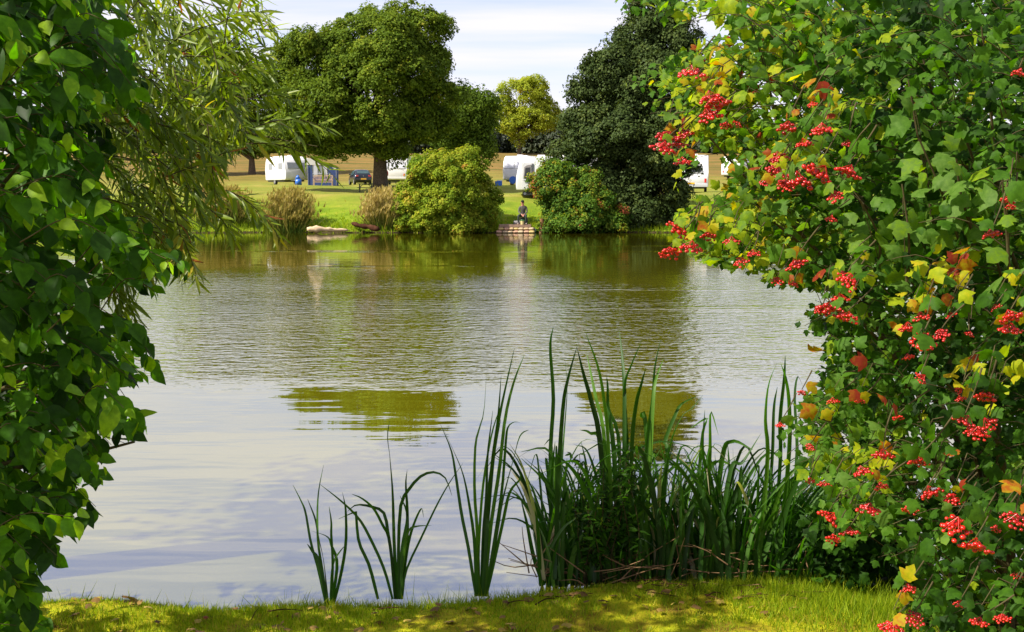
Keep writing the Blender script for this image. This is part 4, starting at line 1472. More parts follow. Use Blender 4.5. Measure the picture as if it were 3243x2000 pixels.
def willow():
    rng = np.random.default_rng(102)
    pl = poly([(150, -60), (610, -60), (665, 40), (650, 150), (590, 160), (590, 210), (610, 250), (590, 300), (610, 320), (580, 350), (540, 380), (520, 430), (550, 480), (530, 520), (500, 540), (470, 560), (450, 600),
               (470, 660), (400, 640), (330, 700), (320, 770), (230, 760), (140, 600), (140, 250)])
    base = np.array([-3.6, 6.2, 0.1])
    root = empty('willow_tree', base, 'willow with slender drooping leaves trailing over the pond', 'tree')
    P, A, Nn, S, R = [], [], [], [], []
    tb = Tubes()
    starts = sample_poly(rng, poly([(60, -60), (520, -60), (560, 60), (520, 190), (600, 240), (620, 330), (560, 400), (500, 470), (380, 540), (240, 600), (120, 450), (120, 150)]), 235)
    sprays = [((545, 105), (662, 48)), ((530, 140), (645, 118)), ((560, 170), (655, 165)), ((520, 60), (640, 10)), ((590, 240), (705, 225)), ((600, 312), (790, 282)), ((590, 345), (805, 400)), ((600, 290), (730, 318)),
              ((540, 455), (668, 570)), ((560, 470), (640, 540)), ((500, 500), (560, 575)), ((430, 560), (470, 668)), ((410, 570), (440, 660)), ((280, 640), (322, 770)), ((260, 650), (290, 760))]
    todo = [(x_, y_, None) for x_, y_ in starts] + [(a_[0] * K, a_[1] * K, b_) for a_, b_ in sprays]
    for (px, py, aim) in todo:
        Y = rng.uniform(4.7, 6.6) if aim is None else rng.uniform(4.7, 5.2)
        st = at(px, py, Y)
        d = unit(np.array([rng.uniform(0.1, 1.0), rng.uniform(-0.6, 0.5), rng.uniform(-0.8, 0.7)]))
        ln = rng.uniform(0.35, 0.75)
        if aim is not None:
            v_ = at(aim[0] * K, aim[1] * K, Y + rng.uniform(-0.1, 0.1)) - st
            ln = np.linalg.norm(v_) * 1.06
            d = unit(unit(v_) + np.array([0, 0, 0.45]))
        m_ = 16
        C = [st]
        v = d.copy()
        for k in range(m_):
            v = unit(v + np.array([0, 0, -0.055 - 0.03 * rng.random()]))
            C.append(C[-1] + v * ln / m_)
        C = np.array(C)
        qx, qy, _ = project(C)
        ok = inpoly(qx, qy, pl)
        if aim is not None:
            ok[:] = True
        if ok.sum() < 5:
            continue
        last = m_ + 1 if ok.all() else max(4, int(np.argmin(ok)) if ok[0] else m_ + 1)
        C = C[:last]
        T = unit(np.gradient(C, axis=0))
        tb.add(C, 0.0032, 0.001, 4)
        shade = rng.normal(0.48, 0.16)
        steps = np.arange(0.02, len(C) - 1, 0.62)
        for j, u in enumerate(steps):
            k = int(u)
            pos = C[k] + (C[k + 1] - C[k]) * (u - k)
            ang = j * 2.4 + rng.normal(0, 0.4)
            s1 = unit(np.cross(T[k], np.array([0, 0, 1.0])))
            s2 = np.cross(T[k], s1)
            rad = s1 * math.cos(ang) + s2 * math.sin(ang)
            a = unit(T[k] * 0.65 + rad * 0.75 + np.array([0, 0, -0.4]) + rng.normal(0, 0.22, 3))
            P.append(pos)
            A.append(a)
            Nn.append(rad * 0.3 + np.array([0, -0.3, 0.7]) + rng.normal(0, 0.5, 3))
            S.append(rng.uniform(0.075, 0.14) * (1 - 0.35 * (u / len(C)) ** 3))
            R.append(np.clip(shade + rng.normal(0, 0.16) + (0.5 if rng.random() < 0.006 else 0), 0, 1))
    P, A, Nn, S, R = map(np.array, (P, A, Nn, S, R))
    scatter(root, 'leaf', 'foliage', T_WILL, P, frames(A, Nn), S, R, L_WILLOW)
    for px0, py0, px1, py1, Y1 in ((60, -40, 640, 60, 5.6), (40, 180, 600, 240, 5.3), (60, 330, 760, 350, 5.2), (40, 420, 520, 430, 5.6), (80, 60, 480, -60, 5.8), (20, 560, 360, 620, 5.4)):
        tgt = at(px1 * K, py1 * K, Y1)
        s_ = at(px0 * K, py0 * K, Y1 + 0.7)
        tb.add(curve([s_, (s_ + tgt) / 2 + np.array([0, 0, 0.10]), tgt], 12), 0.010, 0.002, 5)
    link('twigs', tb.mesh('twigs', base), M_TWIG, root)['kind'] = 'stuff'
    V, Q, rn, _ = crown_leaves(rng, [(np.array([-4.4, 7.0, 5.2]), np.array([1.4, 1.2, 1.1])), (np.array([-5.4, 6.2, 5.6]), np.array([1.3, 1.3, 1.1])), (np.array([-3.6, 8.2, 4.9]), np.array([1.2, 1.2, 1.0]))],
                              110, 60, 0.10, 0.40, (0.5, 0.15, 0.1), 0.6)
    link('crown', mesh_np('crown', V - base, Q, rnd=rn), L_WILLOW, root)
    t = Tubes()
    top = base + np.array([0.3, 0.1, 3.6])
    t.add(curve([base - np.array([0, 0, 0.2]), base + np.array([0.05, 0, 1.6]), top], 10), 0.24, 0.14, 12)
    for tgt in [at(x_ * K, y_ * K, Y_) for x_, y_, Y_ in ((60, -40, 6.3), (40, 180, 6.0), (60, 330, 5.9), (40, 420, 6.3), (20, 560, 6.1))] + [np.array(q_) for q_ in ((-4.4, 7.0, 5.3), (-5.4, 6.2, 5.7), (-3.6, 8.2, 5.0))]:
        s_ = base + np.array([0.1, 0, rng.uniform(1.6, 3.2)])
        t.add(curve([s_, (s_ + tgt) / 2 + np.array([0, 0, 0.25]), tgt], 10), 0.07, 0.012, 7)
    link('trunk', t.mesh('trunk', base), M_BARK, root)
    return len(P)


BERRIES = [(1655, 175, 22), (1700, 235, 20), (1718, 247, 24), (1700, 275, 22), (1738, 300, 12), (1765, 297, 9), (1640, 322, 16), (1600, 330, 24), (1588, 355, 20), (1628, 345, 14), (1635, 388, 14), (1885, 307, 20), (1968, 312, 20), (1945, 250, 9),
           (1865, 378, 18), (2030, 345, 12), (1925, 345, 16), (1858, 410, 18), (1905, 435, 28), (1960, 415, 26), (2030, 412, 22), (1880, 445, 16), (1830, 437, 10), (2000, 470, 16), (1990, 525, 12), (1625, 550, 22), (1605, 605, 18), (1655, 593, 20),
           (1697, 565, 16), (1752, 578, 14), (1775, 627, 14), (1805, 607, 12), (1908, 632, 18), (1860, 672, 12), (1900, 680, 10), (2030, 670, 22), (2012, 715, 16), (1990, 740, 26), (2030, 760, 18), (1970, 745, 16), (2205, 760, 16), (2175, 785, 16),
           (2212, 815, 24), (2255, 800, 16), (2278, 755, 10), (2420, 760, 22), (2420, 790, 20), (2385, 735, 9), (2205, 905, 14), (2175, 855, 10), (2360, 950, 22), (2310, 1010, 20), (2365, 1015, 20), (2340, 1038, 20), (2300, 935, 9), (1920, 940, 9),
           (1868, 1018, 9), (2115, 1090, 18), (2065, 1130, 18), (2200, 1105, 16), (2080, 1220, 20), (2110, 1165, 14), (1985, 1240, 20), (1995, 1290, 14), (2035, 1275, 16), (2230, 1180, 20), (2285, 1195, 18), (2290, 1260, 30), (2335, 1310, 26),
           (2430, 1245, 22), (2180, 1220, 14), (1975, 1160, 12), (1940, 1150, 9), (2385, 1265, 10), (2175, 1410, 16), (2135, 1505, 22), (2190, 1482, 18), (2300, 1445, 12), (2345, 1490, 16), (2435, 1375, 12), (2400, 1480, 14), (2300, 955, 10),
           (1940, 1070, 9), (2375, 560, 14), (2412, 480, 14), (2420, 495, 10), (2440, 175, 14), (1995, 960, 10), (2150, 1000, 10), (2060, 960, 10), (2320, 800, 9)]


def berry_meshes():
    out = []
    for k in range(4):
        rng = np.random.default_rng(300 + k)
        bm = bmesh.new()
        n_ = 26
        for i in range(n_):
            a = i * 2.39996
            r = math.sqrt((i + 0.5) / n_)
            c = Vector((r * math.cos(a) * 0.92, r * math.sin(a) * 0.8, 0.28 * (1 - r * r) - 0.14 + rng.normal(0, 0.12)))
            bmesh.ops.create_icosphere(bm, subdivisions=1, radius=0.175 * rng.uniform(0.65, 1.15), matrix=Matrix.Translation(c))
            if i % 2 == 0:
                d = c - Vector((0, 0, 0.75))
                bmesh.ops.create_cone(bm, cap_ends=False, segments=3, radius1=0.02, radius2=0.02, depth=d.length, matrix=Matrix.Translation((c + Vector((0, 0, 0.75))) / 2) @ d.to_track_quat('Z', 'Y').to_matrix().to_4x4())
        me = bpy.data.meshes.new('berry_cluster')
        bm.to_mesh(me)
        bm.free()
        me.polygons.foreach_set('use_smooth', np.ones(len(me.polygons), bool))
        me.materials.append(M_BERRY)
        out.append(me)
    return out


def guelder():
    rng = np.random.default_rng(103)
    pl = poly([(1445, -60), (1460, 20), (1540, 35), (1600, 70), (1690, 40), (1730, 70), (1640, 110), (1580, 150), (1480, 175), (1480, 205), (1540, 240), (1530, 275), (1580, 290), (1570, 370), (1625, 395), (1600, 440), (1640, 475), (1650, 420),
               (1672, 372), (1695, 365), (1722, 385), (1708, 420), (1680, 470), (1640, 500), (1595, 520), (1590, 610), (1650, 610), (1750, 645), (1840, 680), (1930, 690), (1990, 720), (1900, 740), (1905, 780), (1960, 860), (1935, 930), (1885, 980),
               (1850, 1090), (1830, 1125), (1920, 1230), (1990, 1310), (2080, 1290), (2140, 1350), (2150, 1430), (2100, 1520), (2110, 1580), (2620, 1580), (2620, -60)])
    base = np.array([2.3, 4.9, 0.22])
    root = empty('guelder_rose_shrub', base, 'large guelder rose with lobed leaves turning yellow and red berry clusters', 'shrub')
    P, A, Nn, S, R = [], [], [], [], []
    tb = Tubes()

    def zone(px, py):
        """mean leaf tint: yellow green at the pond side, grey green on the upright shoots, dark low down, painted shade to the right"""
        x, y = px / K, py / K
        v = 0.22 - 0.13 / (1 + math.exp(-(x - 2080) / 60))  # shade on the right-hand side painted as a darker leaf tint
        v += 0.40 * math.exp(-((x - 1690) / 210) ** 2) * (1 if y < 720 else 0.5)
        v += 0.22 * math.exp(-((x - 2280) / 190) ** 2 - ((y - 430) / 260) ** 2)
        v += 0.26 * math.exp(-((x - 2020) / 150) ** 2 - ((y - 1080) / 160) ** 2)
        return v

    def sprig(tip, din, ln, tint, size, pairs, spread=0.14, petiole=0.02):
        st = tip + din * ln
        ctl = (st + tip) / 2 + np.array([0, 0, rng.uniform(0.0, 0.07)])
        C = curve([st, ctl, tip], pairs + 2)
        T = unit(np.gradient(C, axis=0))
        tx, ty, _ = project(np.array([st, ctl]))
        if inpoly(tx, ty, pl).all() or tx.min() > 3260:
            tb.add(C, 0.0022, 0.0012, 4)
        ph = rng.uniform(0, math.pi)
        for k in range(1, pairs + 2):
            s1 = unit(np.cross(T[k], np.array([0.1, 0.3, 1.0])))
            s2 = np.cross(T[k], s1)
            an = ph + (math.pi / 2) * (k % 2) + rng.normal(0, 0.2)
            for s in (-1, 1):
                if rng.random() < 0.15:
                    continue
                side = (s1 * math.cos(an) + s2 * math.sin(an)) * s
                a = unit(side * 0.9 + T[k] * 0.25 + np.array([0, -0.1, rng.uniform(-0.9, 0.0)]) + rng.normal(0, 0.2, 3))
                P.append(C[k] + a * petiole)
                A.append(a)
                Nn.append(np.array([-0.25, -0.6, 0.6]) + rng.normal(0, 0.42, 3))
                S.append(size * rng.uniform(0.7, 1.25) * (0.75 if k > pairs else 1))
                R.append(np.clip(tint + rng.normal(0, spread) + (0.22 if rng.random() < 0.10 and tint < 0.4 else 0), 0, 1))

    # the shrub goes on past the right-hand edge of the photograph
    pts = np.vstack([sample_poly(rng, pl, 1250), sample_poly(rng, poly([(2560, -60), (3050, 40), (3120, 1580), (2560, 1580)]), 330)])
    for px, py in pts:
        x = px / K
        inner = np.clip((x - 1600) / 700, 0, 1)
        Y = rng.uniform(4.5 - 1.0 * inner, 5.3 - 0.2 * inner)
        if rng.random() < 0.2:
            Y = rng.uniform(5.2, 6.0)
        din = unit(np.array([rng.uniform(0.35, 0.9), rng.uniform(-0.1, 0.6), rng.uniform(-0.6, 0.25)]))
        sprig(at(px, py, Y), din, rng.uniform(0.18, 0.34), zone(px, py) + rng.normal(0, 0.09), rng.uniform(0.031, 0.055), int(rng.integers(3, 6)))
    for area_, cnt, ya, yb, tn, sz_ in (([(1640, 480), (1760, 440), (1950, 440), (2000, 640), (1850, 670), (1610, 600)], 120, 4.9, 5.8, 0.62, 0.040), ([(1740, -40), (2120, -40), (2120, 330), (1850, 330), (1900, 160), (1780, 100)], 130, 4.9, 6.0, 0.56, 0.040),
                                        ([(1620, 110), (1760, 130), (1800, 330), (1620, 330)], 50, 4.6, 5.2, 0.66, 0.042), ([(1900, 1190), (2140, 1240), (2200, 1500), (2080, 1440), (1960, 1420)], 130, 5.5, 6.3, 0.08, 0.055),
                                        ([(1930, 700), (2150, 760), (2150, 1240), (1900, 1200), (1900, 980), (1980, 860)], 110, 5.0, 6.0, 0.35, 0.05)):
        for px, py in sample_poly(rng, poly(area_), cnt):
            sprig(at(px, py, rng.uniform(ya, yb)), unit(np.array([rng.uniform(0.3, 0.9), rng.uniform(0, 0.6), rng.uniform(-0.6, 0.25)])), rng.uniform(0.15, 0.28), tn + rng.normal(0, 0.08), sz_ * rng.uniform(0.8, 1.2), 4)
    # upright pale shoots with tiers of large leaves
    for x0, y0, x1, y1, Y in ((2240, 560, 2175, 190, 3.9), (2310, 620, 2200, 330, 3.8), (2390, 470, 2350, 60, 4.0), (2170, 700, 2160, 440, 3.8), (2110, 640, 2060, 480, 3.9), (2330, 560, 2290, 380, 3.7), (1985, 330, 1950, 130, 4.2), (2420, 700, 2400, 430, 3.6), (1865, 330, 1800, 60, 4.5)):
        a, c = at(x0 * K, y0 * K, Y + 0.1), at(x1 * K, y1 * K, Y)
        dv = a - c
        sprig(c, unit(dv), np.linalg.norm(dv), 0.52, 0.068, 6, 0.06, 0.03)
        tb.add(curve([a, (a + c) / 2 + rng.normal(0, 0.01, 3), c], 8), 0.006, 0.003, 5)
    # berry clusters hang from their own short twigs, with turning leaves above
    bmesh_list = berry_meshes()
    for k, (x, y, r) in enumerate(BERRIES):
        px, py = x * K, y * K
        inner = np.clip((x - 1600) / 700, 0, 1)
        Y = 4.0 - 1.02 * inner + rng.uniform(-0.12, 0.04)
        if r <= 12:
            Y += rng.uniform(0.1, 0.4)
        c = at(px, py, Y)
        sz = 1.6 * r * K * Y / FPX
        o = link('berry_cluster', bmesh_list[k % 4], None, root)
        o.location = c - base
        o.scale = (sz * 1.05, sz * 0.95, sz * 0.8)
        o.rotation_euler = (rng.normal(0.15, 0.3), rng.normal(0, 0.3), rng.uniform(0, 6.28))
        top = c + np.array([0, 0, 0.75 * sz * 0.8])
        up = top + np.array([rng.uniform(0.03, 0.10), rng.uniform(0.0, 0.08), rng.uniform(0.05, 0.12)])
        tb.add(curve([up, (up + top) / 2 + rng.normal(0, 0.004, 3), top], 5), 0.003, 0.0018, 4)
        warm = rng.random()
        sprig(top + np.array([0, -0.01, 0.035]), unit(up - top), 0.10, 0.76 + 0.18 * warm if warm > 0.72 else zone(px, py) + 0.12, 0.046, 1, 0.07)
    for x, y in ((2215, 660), (2290, 640), (2225, 700), (1690, 205), (1960, 285), (2000, 300), (2390, 915), (2375, 960), (2080, 1110), (2430, 700), (1940, 405), (2150, 765), (1660, 200), (2040, 680), (2100, 1110), (1880, 400), (2255, 690)):
        Y = 4.35 - 0.95 * np.clip((x - 1600) / 700, 0, 1)
        sprig(at(x * K, y * K, Y), unit(np.array([0.6, 0.4, 0.3])), 0.12, rng.uniform(0.76, 0.91), 0.044, 2, 0.06)
    P, A, Nn, S, R = map(np.array, (P, A, Nn, S, R))
    px, py, _ = project(P + A * S[:, None] * 0.5)
    keep = inpoly(px, py, pl) | (px > 3260) | (inpoly(px, py, poly([(1900, 1190), (2140, 1240), (2200, 1500), (2080, 1450), (1960, 1430)])) & (P[:, 1] > 5.4))
    P, A, Nn, S, R = P[keep], A[keep], Nn[keep], S[keep], R[keep]
    scatter(root, 'leaf', 'foliage', T_LOBE, P, frames(A, Nn), S, R, L_GUELD)
    for x, y, Y in ((1700, 330, 4.6), (1800, 480, 4.8), (1900, 250, 4.5), (1800, 130, 4.9), (2000, 700, 4.3), (1960, 1000, 4.6), (2050, 1200, 4.5), (2250, 900, 3.9), (2300, 300, 4.2), (2200, 100, 4.6), (2380, 600, 3.8)):
        t = Tubes()
        tgt = at(x * K, y * K, Y)
        s0 = base + np.array([rng.normal(0, 0.15), rng.normal(0, 0.12), -0.05])
        t.add(curve([s0, s0 * 0.55 + tgt * 0.45 + np.array([0.1, 0.15, 0.35]), tgt], 14), 0.020, 0.004, 7)
        link('stem', t.mesh('stem', base), M_TWIG, root)
    link('twigs', tb.mesh('twigs', base), M_TWIG, root)['kind'] = 'stuff'
    return len(P)


def back_maple():
    """small-leaved tree behind the guelder rose"""
    rng = np.random.default_rng(104)
    base = np.array([4.6, 8.6, 0.1])
    root = empty('field_maple_tree', base, 'small leaved dark tree filling the shade behind the guelder rose', 'tree')
    pl = poly([(1740, -60), (1790, 60), (1770, 110), (1860, 150), (1930, 160), (1960, 330), (1980, 480), (2080, 600), (2200, 700), (2290, 900), (2360, 1200), (2380, 1400), (3100, 1450), (3100, -260), (1800, -260)])
    c = sample_poly(rng, pl, 980)
    P, A, Nn, S, R = [], [], [], [], []
    tb = Tubes()
    for px, py in c:
        Y = rng.uniform(6.6, 9.2)
        ctr = at(px, py, Y)
        st = ctr + unit(np.array([0.7, 0.2, -0.5])) * 0.4
        tb.add(curve([st, (st + ctr) / 2 + np.array([0, 0, .04]), ctr], 5), 0.005, 0.002, 4)
        sh = 0.33 + 0.3 * math.exp(-((px / K - 1900) / 200) ** 2) + rng.normal(0, 0.1)
        k = 15
        off = rng.normal(0, 0.13, (k, 3))
        for q in range(k):
            P.append(ctr + off[q])
            A.append(unit(off[q] + np.array([-0.05, -0.1, -0.1]) + rng.normal(0, 0.1, 3)))
            Nn.append(np.array([-0.2, -0.5, 0.6]) + rng.normal(0, 0.5, 3))
            S.append(rng.uniform(0.05, 0.095))
            R.append(np.clip(sh + rng.normal(0, 0.14), 0, 0.85))
    P, A, Nn, S, R = map(np.array, (P, A, Nn, S, R))
    scatter(root, 'leaf', 'foliage', T_LOBE, P, frames(A, Nn), S, R, L_GUELD, n_parts=150)
    link('twigs', tb.mesh('twigs', base), M_TWIG, root)['kind'] = 'stuff'
    t = Tubes()
    t.add(curve([base - np.array([0, 0, 0.2]), base + np.array([-0.1, 0, 1.5]), base + np.array([-0.3, -0.1, 4.5])], 10), 0.16, 0.07, 10)
    for x, y, Y in ((1850, 90, 7.6), (1950, 250, 7.4), (2100, 420, 7.5), (2250, 700, 7.4), (2200, 30, 8.2)):
        tgt = at(x * K, y * K, Y)
        s_ = base + np.array([-0.05, 0, rng.uniform(0.8, 3.0)])
        t.add(curve([s_, (s_ + tgt) / 2 + np.array([0.1, 0, 0.3]), tgt], 10), 0.05, 0.008, 7)
    link('trunk', t.mesh('trunk', base), M_BARK, root)


broad_shrub()
willow()
guelder()
back_maple()


# ------------------------------------------------------------------ reed clumps: every blade its own part
def blade(root, pix, Y0, lean, w, rnd, seed, conv, raw=False):
    """one cattail leaf along a traced line; lean = how far its tip leans towards or away from the camera"""
    rng = np.random.default_rng(seed)
    k = 15
    src = np.array([conv(x, y) for x, y in pix])
    C2 = curve(src, k)
    t = np.linspace(0, 1, k)
    C = np.array([at(px, py, Y0 + lean * tt ** 1.5) for (px, py), tt in zip(C2, t)])
    T = unit(np.gradient(C, axis=0))
    ang = rng.uniform(-0.7, 0.7) + np.linspace(0, rng.normal(0, 1.0), k)
    view = np.array([0, 1.0, 0])
    side0 = unit(np.cross(T, view))
    side = unit(side0 * np.cos(ang)[:, None] + np.cross(T, side0) * np.sin(ang)[:, None])
    nrm = np.cross(side, T)
    ww = w * np.minimum(1, 1.25 - 0.25 * t) * (1 - t ** 3.2) + 0.0008
    ww[0] *= 0.8
    V = np.stack([C - side * ww[:, None], C + nrm * ww[:, None] * 0.35, C + side * ww[:, None]], 1).reshape(-1, 3)
    i = np.arange(k - 1) * 3
    Q = np.concatenate([np.stack([i, i + 1, i + 4, i + 3], 1), np.stack([i + 1, i + 2, i + 5, i + 4], 1)])
    if raw:
        return V - np.array(root.location), Q, np.full(len(Q), np.clip(rnd, 0, 1))
    me = mesh_np('blade', V - np.array(root.location), Q, rnd=np.full(len(Q), np.clip(rnd, 0, 1)), smooth=True)
    return link('blade', me, L_REED, root)


def reeds():
    ca = lambda x, y: (850 + x * 0.463, 1300 + y * 0.463)
    cb = lambda x, y: (1650 + x * 0.6616, 1000 + y * 0.6616)
    rng = np.random.default_rng(105)
    grp = 'green reed clumps rooted along the near bank'
    clumps = [
        ('thin low reed clump standing apart, nearest the broad-leaved shrub', 1045, 5.52, ca, 0.0070, [
            [(395, 1330), (340, 1080), (290, 900), (255, 700), (225, 620), (168, 508)], [(400, 1330), (370, 1100), (340, 900), (335, 700), (345, 540), (378, 370)], [(410, 1330), (380, 1050), (340, 850), (320, 740), (268, 605)],
            [(430, 1330), (440, 1050), (430, 850), (430, 760), (415, 655)], [(445, 1330), (500, 1100), (530, 900), (530, 700), (520, 620), (505, 555)], [(435, 1320), (470, 1050), (430, 920), (400, 860), (290, 820)],
            [(400, 1320), (350, 1040), (300, 960), (265, 910)], [(425, 1320), (440, 1060), (500, 950), (545, 910)]]),
        ('sparse reed clump with long bent over blades on the bank', 1255, 5.54, ca, 0.0078, [
            [(750, 1290), (690, 1060), (620, 900), (600, 720), (590, 695), (480, 740)], [(850, 1290), (790, 1080), (700, 880), (620, 740), (500, 620), (355, 505)], [(870, 1290), (840, 980), (820, 850), (790, 700), (700, 655), (600, 645), (540, 690)],
            [(865, 1290), (830, 900), (780, 780), (720, 670), (640, 600), (570, 570)], [(880, 1290), (860, 900), (850, 560), (830, 320), (815, 180), (828, 70)], [(890, 1290), (890, 950), (905, 650), (960, 540), (1040, 450), (1130, 420), (1210, 460), (1255, 580)],
            [(895, 1290), (945, 900), (950, 680), (940, 500), (950, 400)], [(905, 1290), (950, 950), (990, 790), (1045, 670), (1062, 730)], [(915, 1290), (940, 1100), (1050, 860), (1150, 650), (1240, 490), (1330, 360)],
            [(890, 1290), (930, 960), (960, 820), (1020, 790), (1115, 785)], [(900, 1290), (915, 950), (950, 720), (900, 580)]]),
        ('tall upright reed clump beside the dense reed bed', 1525, 5.58, ca, 0.0085, [
            [(1420, 1270), (1370, 950), (1320, 700), (1280, 430), (1250, 270), (1178, 95)], [(1425, 1270), (1410, 900), (1370, 620), (1330, 430), (1270, 280), (1200, 130)], [(1440, 1270), (1430, 850), (1410, 550), (1415, 250), (1440, 130), (1475, 0), (1492, -280)],
            [(1460, 1270), (1480, 800), (1520, 450), (1570, 100), (1620, -150), (1683, -428)], [(1470, 1270), (1500, 700), (1530, 350), (1570, 50), (1592, -238)], [(1475, 1270), (1520, 800), (1580, 400), (1620, 50), (1680, -200), (1750, -380)],
            [(1480, 1270), (1560, 850), (1600, 620), (1670, 350), (1710, 200), (1740, 150), (1780, 132)], [(1485, 1270), (1560, 800), (1600, 520), (1625, 200), (1640, 110), (1680, 78), (1720, 80)], [(1490, 1270), (1600, 780), (1650, 560), (1720, 470), (1720, 420)],
            [(1455, 1270), (1470, 850), (1490, 600), (1500, 300), (1535, 0)], [(1465, 1270), (1490, 900), (1510, 650), (1545, 300), (1590, 60)], [(1430, 1270), (1440, 900), (1470, 500), (1530, 150), (1600, -60)]]),
    ]
    s = 0
    for label, px, Y, conv, w, blades in clumps:
        p = on_ground(px, Y)
        root = empty('reed_clump', p, label, 'reeds', grp)
        for b_ in blades:
            s += 1
            blade(root, b_, Y + rng.uniform(-0.04, 0.06), rng.normal(0, 0.14), w * rng.uniform(0.8, 1.15), min(0.88, rng.normal(0.5, 0.2)), s, conv)
    # the dense bed: traced tall blades, then fill
    p = on_ground(2020, 5.9)
    root = empty('reed_bed', p, 'dense dark bed of tangled reeds under the guelder rose', 'reeds', grp)
    B = [[(150, 1290), (140, 700), (155, 400), (140, 150), (155, 50)], [(165, 1290), (175, 850), (200, 450), (225, 300), (270, 140)], [(175, 1290), (190, 800), (215, 450), (220, 330), (210, 205)], [(430, 1280), (380, 620), (340, 420), (300, 280), (268, 150)],
         [(440, 1280), (400, 600), (360, 400), (335, 280), (315, 180)], [(450, 1280), (420, 640), (400, 420), (370, 250), (310, 80)], [(470, 1280), (470, 620), (420, 450), (415, 340), (410, 290)], [(480, 1280), (440, 600), (400, 420), (385, 300)],
         [(500, 1280), (495, 650), (495, 350), (485, 200), (470, 65)], [(510, 1280), (510, 650), (495, 350), (530, 230), (580, 115)], [(520, 1280), (530, 650), (550, 430), (575, 330), (597, 250)], [(560, 1280), (600, 650), (630, 400), (640, 250), (670, 105)],
         [(580, 1280), (620, 650), (635, 380), (650, 290), (683, 205)], [(650, 1280), (700, 680), (690, 600), (740, 470), (770, 420), (840, 385)], [(660, 1280), (700, 700), (760, 500), (820, 440), (870, 380)], [(880, 1280), (900, 850), (870, 650), (880, 450)],
         [(900, 1280), (895, 850), (905, 650), (908, 460), (945, 570)], [(1130, 1270), (1180, 700), (1170, 500), (1185, 330), (1230, 215)], [(1150, 1270), (1200, 720), (1210, 450), (1227, 340)], [(1190, 1270), (1240, 720), (1240, 500), (1260, 300), (1265, 190)],
         [(1220, 1270), (1280, 700), (1285, 450), (1270, 310), (1245, 230)], [(1260, 1270), (1320, 700), (1310, 400), (1325, 290), (1350, 340)], [(330, 1290), (240, 1000), (120, 800), (0, 680)], [(320, 1290), (220, 980), (80, 870), (-20, 735)],
         [(340, 1290), (230, 950), (150, 850), (70, 720)], [(110, 1290), (60, 1150), (30, 1000), (-5, 860)], [(300, 1290), (250, 1000), (200, 800), (130, 640), (0, 650)], [(480, 1280), (340, 700), (250, 610)], [(470, 1280), (390, 640), (330, 560), (280, 545)],
         [(900, 1280), (960, 700), (1010, 600), (1110, 640)], [(920, 1280), (1000, 750), (1060, 700), (1150, 560)], [(1000, 1280), (1110, 980), (1200, 860), (1330, 720)], [(1180, 1280), (1160, 1050), (1130, 980), (1060, 965)],
         [(1400, 1330), (1330, 1230), (1240, 1160), (1110, 1115)], [(1380, 1330), (1300, 1260), (1190, 1190)], [(560, 1280), (590, 800), (605, 640), (590, 470), (575, 480), (610, 500)], [(820, 1280), (850, 800), (870, 560), (890, 490), (800, 545)]]
    for b_ in B:
        s += 1
        blade(root, b_, 5.85 + rng.uniform(-0.12, 0.2), rng.normal(0, 0.18), 0.0110 * rng.uniform(0.8, 1.2), min(0.88, rng.normal(0.62, 0.25)), s, cb)
    RV, RQ, RR, rn0 = [], [], [], 0
    for i in range(255 + 760):
        s += 1
        bx = rng.uniform(90, 1420) if i < 255 or rng.random() < 0.6 else rng.uniform(900, 1500)
        right = bx > 1050
        h_ = (rng.uniform(280, 680) if rng.random() < 0.7 else rng.uniform(120, 320)) * (0.85 if right else 1.0)
        ln = rng.normal(0.05 if not right else 0.45, 0.42) * h_ * 0.75
        by = 1290 - rng.uniform(-10, 30)
        pts = [(bx, by), (bx + ln * 0.22, by - h_ * 0.45), (bx + ln * 0.6, by - h_ * 0.82), (bx + ln, by - h_)]
        if rng.random() < 0.3:
            pts.append((bx + ln * 1.5 + rng.normal(0, 30), by - h_ * rng.uniform(0.72, 0.98)))
        dead = rng.random() < 0.06
        args = (root, pts, 5.9 + rng.uniform(-0.22, 0.28) + (0.18 if i >= 255 else 0), rng.normal(0, 0.2), (0.0105 if i < 255 else 0.0080) * rng.uniform(0.5, 1.3), rng.uniform(0.93, 1.0) if dead else min(0.88, rng.normal(0.48, 0.27)), s, cb)
        if i < 255:
            blade(*args)
        else:
            V_, Q_, r_ = blade(*args, raw=True)
            RV.append(V_)
            RQ.append(Q_ + rn0)
            RR.append(r_)
            rn0 += len(V_)
    link('back_blades', mesh_np('back_blades', np.vstack(RV), np.vstack(RQ), rnd=np.concatenate(RR), smooth=True), L_REED, root)['kind'] = 'stuff'
    # leafy weed growing through the bed
    rng = np.random.default_rng(106)
    pw = on_ground(1925, 5.82)
    wr = empty('willowherb', pw, 'bushy small leaved weed growing up through the reed bed', 'weed')
    P, A, Nn, S, R = [], [], [], [], []
    tb = Tubes()
    for i in range(26):
        top = at(*cb(rng.uniform(230, 560), rng.uniform(600, 950)), 5.75 + rng.uniform(-0.15, 0.15))
        bs = at(*cb(rng.uniform(280, 520), 1290), 5.78)
        C = curve([bs, (bs + top) / 2 + rng.normal(0, 0.03, 3), top], 18)
        tb.add(C, 0.004, 0.0015, 4)
        for k in range(5, 18):
            for q in range(3):
                a = unit(np.append(rng.normal(0, 1, 2), rng.uniform(-0.5, 0.5)))
                P.append(C[k])
                A.append(a)
                Nn.append(np.array([0, -0.3, 0.8]) + rng.normal(0, 0.3, 3))
                S.append(rng.uniform(0.035, 0.07))
                R.append(np.clip(rng.normal(0.35, 0.2), 0, 1))
    P, A, Nn, S, R = map(np.array, (P, A, Nn, S, R))
    scatter(wr, 'leaf', 'foliage', T_HERB, P, frames(A, Nn), S, R, L_BROAD, n_parts=60)
